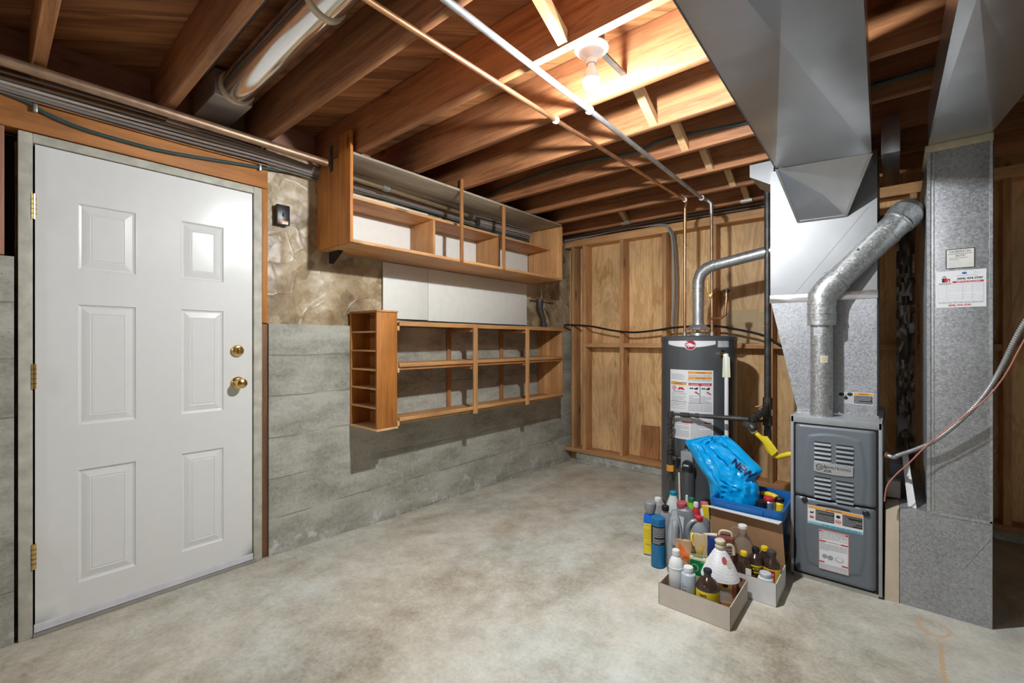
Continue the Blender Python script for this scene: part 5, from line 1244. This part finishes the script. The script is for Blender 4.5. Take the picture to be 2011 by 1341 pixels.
def orange_print(t):
    mb = MB(); mb.face([(-.022, 0, .222), (-.034, 0, .165), (.020, 0, .135), (.034, 0, .160)], M_ORANGE)
    mb.face([(-.036, 0, .150), (-.028, 0, .155), (-.010, 0, .080), (-.030, 0, .060)], M_ORANGE)
    drape(t, mb, 'print', M_ORANGE, 'orange stripes')
sack('paper_sack', 'crumpled brown paper sack with orange print behind the white bottle', 1.922, 2.262, FC, .042, .026, .235, M_PAPERB, orange_print, 3)
def yel_tie(t):
    mb = MB(); mb.face([(-.022, 0, .14), (.010, 0, .215), (.026, 0, .205), (-.004, 0, .12)], plain('ochre_print', (.62, .42, .08), .5))
    drape(t, mb, 'print', None, 'ochre stripe')
    part(t, 'yellow_tie', MB().tube([(-.026, .0, .262), (-.032, -.012, .252), (-.030, -.022, .232), (-.022, -.028, .210)], .0045, 8, M_YEL, smooth=4), world=False, label='yellow strip on the sack top')
sack('cream_sack', 'cream and yellow sack with a yellow tie behind the green tin', 1.975, 2.318, FC, .044, .018, .262, plain('cream_sack', (.62, .47, .27), .55, vary=.2), yel_tie, 11)
t = thing('green_tin', 'small green and cream rectangular tin behind the bluish bottle', 'tin', (2.000, 2.245, .005), FC-8)
part(t, 'body', MB().box(-.040, .040, -.022, .022, 0, .182, M_TINC, bev=.003), M_TINC, world=False)
lb = Label(lambda u, v, d: (-.038+u, -.0226-d, v)); lb.rect(0, .10, .076, .172, M_TING, 0); lb.disc(.022, .135, .018, .018, M_TINC, 1); lb.disc(.022, .135, .014, .014, M_TING, 2); lb.rect(.050, .165, .076, .168, M_TINC, 1)
part(t, 'label', lb.mb, world=False)
lb = Label(lambda u, v, d: (-.036+u, -.018+v, .1825+d)); lb.lines(0, .019, .070, .031, 1, M_LK, 1, .8); lb.lines(.012, .003, .056, .015, 1, M_LK, 1, .8)
part(t, 'lid_lettering', lb.mb, world=False)
# box 2 contents
G2n = 'bottles in the white box'
bottle('glass_jug', 'clear glass jug with white cap and small ring handle', 'jug', 2.128, 2.525, FC, [(.050, 0), (.054, .006), (.054, .16), (.050, .185), (.036, .215), (.022, .235), (.018, .25), (.018, .272)], M_GLASS, (.0205, .268, .286, M_WHITE), extra=hdl([(-.018, 0, .262), (-.040, 0, .268), (-.050, 0, .25), (-.040, 0, .228), (-.026, 0, .222)], .005, M_GLASS), group=G2n)
bottle('yellow_cap_bottle', 'dark bottle with yellow cap at the front left of the white box', 'bottle', 2.160, 2.410, FC, [(.030, 0), (.034, .005), (.034, .125), (.028, .155), (.014, .172), (.013, .185)], M_AMBER, (.0150, .180, .200, M_YEL), group=G2n)
bottle('black_cap_bottle', 'dark bottle with black cap and black label lettered in yellow', 'bottle', 2.198, 2.475, FC, [(.031, 0), (.035, .005), (.035, .135), (.028, .165), (.015, .178), (.014, .19)], M_AMBER, (.0165, .186, .208, M_BLACK), (-50, 50, .03, .135, .035, M_LK, ('r', -50, .125, 50, .133, M_YEL2), ('t', 'LATEX', -40, .108, 40, .122, M_YEL2, .02), ('r', -50, .096, 50, .102, M_YEL2), ('l', -38, .050, 40, .092, 2, M_YEL2)), group=G2n)
bottle('small_yellow_cap_bottle', 'small dark bottle with yellow cap at the back of the white box', 'bottle', 2.222, 2.553, FC, [(.026, 0), (.028, .005), (.028, .12), (.023, .15), (.013, .165), (.012, .18)], M_AMBER, (.0155, .172, .193, M_YEL), group=G2n)
bottle('weed_killer_bottle', 'brown bottle with red and yellow weed killer label', 'bottle', 2.264, 2.495, FC, [(.034, 0), (.038, .005), (.038, .125), (.034, .15), (.019, .168), (.017, .185)], M_AMBER, (.0195, .182, .206, plain('dusty_black', (.07, .06, .06), .7)), (-70, 70, .02, .128, .038, M_YEL2, ('r', -60, .070, 15, .122, M_LR), ('t', 'weed', -36, .098, 6, .112, M_LW, .02), ('t', 'killer', -42, .078, 6, .096, M_LW, .02)), group=G2n)
bottle('white_jar', 'squat white jar at the front right of the white box', 'jar', 2.254, 2.412, FC, [(.030, 0), (.034, .005), (.034, .095), (.030, .104), (.020, .108)], M_WHITE, (.0250, .106, .128, plain('lid_bluewhite', (.58, .64, .68), .35)), group=G2n)
bottle('brown_can', 'brown rectangular can behind the ribbed jug', 'can', 2.068, 2.442, FC, [(.040, 0), (.040, .235), (.036, .240)], M_BROWNC, None, (-60, 60, .12, .20, .040, M_BROWNC, ('l', -30, .15, 30, .19, 3, M_TXT)), 1, .7, 4.0, group=G2n, extra=hdl([(-.03, 0, .24), (-.02, 0, .262), (.02, 0, .262), (.03, 0, .24)], .006, M_CREAM))
bottle('blue_bottle', 'dark blue bottle with cream nozzle lying toward the sacks', 'bottle', 2.005, 2.455, FC, [(.032, 0), (.034, .005), (.034, .19), (.026, .21), (.012, .215)], plain('navy_bottle', (.01, .04, .20), .3), None, None, group=G2n, extra=lambda t: part(t, 'nozzle', MB().tube([(.03, 0, .222), (.0, 0, .222), (-.045, 0, .218)], [.009, .010, .006], 12, M_CREAM), M_CREAM, world=False))
solo('seed_packet', 'small yellow and white packet standing beside the ribbed jug', 'packet', MB().box(2.176, 2.200, 2.376, 2.381, .006, .138, M_YEL2).box(2.176, 2.200, 2.3755, 2.376, .10, .138, M_LW), M_YEL2, (2.188, 2.378, .006))

# ================================================================== FLOOR CONTAINERS
bottle('flat_bottle', 'blue bottle with yellow label and big grey cap, leftmost', 'bottle', 1.645, 2.498, 20, [(.036, 0), (.037, .004), (.037, .19), (.033, .225), (.020, .245), (.018, .255)], M_CANB2, None, (-90, 90, .004, .180, .037, M_YEL2, ('l', -55, .165, 30, .172, 1, M_TXT), ('l', -50, .09, 20, .150, 5, plain('label_amber', (.62, .40, .02), .5)), ('l', -30, .05, 20, .07, 1, plain('label_amber', (.62, .40, .02), .5))), 1, .62, 3.0, GRP,
       extra=lambda t: part(t, 'measuring_cap', MB().lathe([(.025, .238), (.026, .244), (.033, .262), (.033, .296), (.029, .300), (.029, .302), (.001, .302)], (0, 0, 0), 28, M_GCAP), M_GCAP, world=False, label='large grey cap') and None)
bottle('blue_canister', 'blue cylinder with black text panel, second from the left', 'can', 1.735, 2.395, 18, [(.034, 0), (.038, .004), (.038, .225), (.034, .245), (.024, .262), (.012, .268)], M_CANB, None, (-70, 70, .125, .225, .038, M_LK, ('l', -40, .130, 60, .218, 10, M_LG)), group=GRP, extra=lambda t: part(t, 'collar', MB().lathe([(.030, .235), (.037, .238), (.037, .262), (.030, .266)], (0, 0, 0), 28, M_CANB), M_CANB, world=False))
bottle('clear_bottle', 'clear bottle with white cap and teal label behind the blue cylinder', 'bottle', 1.622, 2.665, 18, [(.030, 0), (.032, .004), (.032, .19), (.028, .235), (.016, .252), (.014, .26)], M_CLEARP, (.0185, .252, .275, M_WHITE), (-80, 80, .08, .185, .032, M_TEAL, ('l', -50, .1, 50, .16, 4, M_CREAM)), group=GRP)
bottle('milky_jug', 'translucent white jug with a teal cap nearest the water heater', 'jug', 1.700, 2.705, 18, [(.052, 0), (.056, .006), (.056, .18), (.050, .21), (.030, .265), (.018, .298), (.016, .305)], M_MILK, (.0195, .300, .320, M_TEAL), None, 1, .9, 2.4, GRP)
bottle('oil_bottle', 'small grey oil bottle with a black cap between cylinder and jug', 'bottle', 1.716, 2.545, 18, [(.030, 0), (.034, .005), (.034, .20), (.026, .235), (.016, .252), (.015, .262)], M_GJUG, (.0195, .255, .282, M_BLACK), None, 1, .55, 3.0, GRP)
def jug_parts(t):
    part(t, 'handle', MB().tube([(0, -.050, .268), (0, -.072, .262), (0, -.079, .225), (0, -.080, .16)], [.017, .017, .018, .018], 12, M_GJUG, smooth=5), M_GJUG, world=False)
    mb = MB()
    for k in range(10): mb.box(-.0425, -.0405, -.062+.002*k, .055-.004*k, .035+k*.013, .041+k*.013, M_DJUG)
    part(t, 'grip_ribs', mb, world=False)
t = thing('oil_jug', 'large silver-grey motor oil jug standing in front, ribbed side', 'jug', (1.812, 2.432, .003), 22, GRP)
mb = MB()
secs = [(.040, .078, 0, 0), (.042, .080, .006, 0), (.042, .080, .165, 0), (.040, .074, .205, .004), (.030, .058, .245, .012), (.020, .040, .272, .03), (.016, .020, .284, .045), (.015, .015, .292, .05)]
rs = []
for hx, hy, z, oy in secs:
    ring = []
    for k in range(36):
        a = 2*math.pi*k/36; ca, sa = math.cos(a), math.sin(a)
        ring.append((math.copysign(abs(ca)**.5, ca)*hx, math.copysign(abs(sa)**.5, sa)*hy+oy, z))
    rs.append(ring)
part(t, 'body', MB().rings(rs, M_GJUG), M_GJUG, world=False)
jug_parts(t)
t = thing('coolant_jug', 'grey jug with dusty red cap and white side label', 'jug', (1.800, 2.610, .003), 14, GRP)
rs = []
for hx, hy, z, oy in [(.058, .042, 0, 0), (.060, .044, .006, 0), (.060, .044, .20, 0), (.056, .042, .235, 0), (.040, .034, .262, 0), (.024, .024, .272, 0), (.022, .022, .280, 0)]:
    rs.append([(math.copysign(abs(math.cos(2*math.pi*k/36))**.6, math.cos(2*math.pi*k/36))*hx, math.copysign(abs(math.sin(2*math.pi*k/36))**.6, math.sin(2*math.pi*k/36))*hy+oy, z) for k in range(36)])
part(t, 'body', MB().rings(rs, M_DJUG), M_DJUG, world=False)
part(t, 'cap', MB().lathe([(.028, .274), (.029, .277), (.029, .298), (.026, .303), (.001, .303)], (-.012, 0, 0), 28, M_DRED), M_DRED, world=False)
part(t, 'label', MB().hexa([(-.050, -.0462, .10), (-.004, -.0462, .10), (-.004, -.0452, .10), (-.050, -.0452, .10), (-.046, -.0462, .238), (.004, -.0462, .232), (.004, -.0452, .232), (-.046, -.0452, .238)], M_LW), M_LW, world=False)
bottle('green_bottle', 'lime green bottle with a dark green cap behind the red-capped jug', 'bottle', 1.800, 2.735, 18, [(.027, 0), (.029, .005), (.029, .20), (.020, .24), (.013, .26), (.012, .275)], M_LIME, (.0150, .272, .295, M_GREEN), (-60, 60, .20, .205, .029, M_GREEN), group=GRP)
bottle('lime_spray_bottle', 'lime green bottle with a thin white nozzle next to the water heater', 'bottle', 1.762, 2.762, 18, [(.024, 0), (.026, .005), (.026, .22), (.012, .255), (.008, .262)], M_LIME, (.0065, .262, .295, M_WHITE), group=GRP)
bottle('red_white_bottle', 'white bottle with red print tucked behind the jugs', 'bottle', 1.840, 2.690, 20, [(.024, 0), (.026, .005), (.026, .22), (.014, .255), (.010, .262)], M_RED, (.0130, .262, .290, M_WHITE), (-80, 80, .15, .225, .026, M_LW, ('d', 0, .19, 25, .018, M_LR), ('d', 0, .19, 16, .012, M_LW)), group=GRP)
bottle('pink_cap_bottle', 'white bottle with a pink cap beside the tote', 'bottle', 1.868, 2.752, 20, [(.026, 0), (.028, .005), (.028, .22), (.016, .25), (.014, .26)], M_WHITE, (.0210, .255, .280, M_PINK), group=GRP)
bottle('red_cap_jug', 'silver-grey jug with handle loop and bright red cap', 'jug', 1.897, 2.560, 18, [(.050, 0), (.054, .006), (.054, .15), (.050, .185), (.036, .215), (.022, .235), (.018, .242)], M_GJUG, (.0215, .240, .262, M_RED), None, 1, .82, 2.2, GRP, extra=hdl([(-.012, -.01, .238), (-.034, -.018, .232), (-.052, -.024, .205), (-.056, -.022, .165), (-.050, -.02, .13)], .012, M_GJUG))
bottle('yellow_spray_bottle', 'bottle with a yellow trigger head against the tote corner', 'bottle', 1.903, 2.665, 20, [(.022, 0), (.024, .005), (.024, .20), (.012, .235), (.010, .25)], M_DJUG, None, group=GRP, extra=lambda t: part(t, 'trigger_head', MB().hexa([(-.006, -.014, .215), (.016, -.014, .20), (.016, .010, .20), (-.006, .010, .215), (-.022, -.014, .290), (.014, -.014, .296), (.014, .010, .296), (-.022, .010, .290)], M_YEL), M_YEL, world=False))
# stick leaning on the heater
solo('wooden_stick', 'thin pale stick leaning against the water heater', 'stick', MB().tube([(1.600, 3.10, .0), (1.555, 3.20, .30)], .0065, 8), M_CREAM, (1.59, 3.1, 0))
# papers pinned in the stud bay
t = thing('kraft_flap', 'brown paper with a torn curled edge between studs right of the heater', 'paper', (1.75, 4.20, 1.22))
part(t, 'sheet', bx(1.58, 1.86, 4.203, 4.207, 1.215, 1.50), plain('tan_sheet', (.58, .43, .25), .7))
t = thing('pinned_notice', 'faded yellow printed notice on the sheathing left of the gas pipe', 'paper', (1.90, 4.20, 1.25))
lb = Label(lambda u, v, d: (1.858+u, 4.204-d, 1.235+v)); lb.rect(0, 0, .085, .26, plain('old_notice', (.62, .52, .28), .6), 0); lb.lines(.005, .03, .06, .24, 12, plain('notice_print', (.45, .25, .10), .6), 1, .4); lb.rect(.060, .0, .085, .20, M_LG, 1)
part(t, 'sheet', lb.mb)
# crumb of leaf near the door
solo('dry_leaf', 'small curled dry leaf on the floor by the door corner', 'leaf', MB().hexa([(.06, -.01, .001), (.09, -.02, .001), (.10, .0, .001), (.07, .01, .001), (.06, -.01, .004), (.09, -.02, .010), (.10, .0, .004), (.07, .01, .008)]), M_PAPERB, (.08, 0, 0))
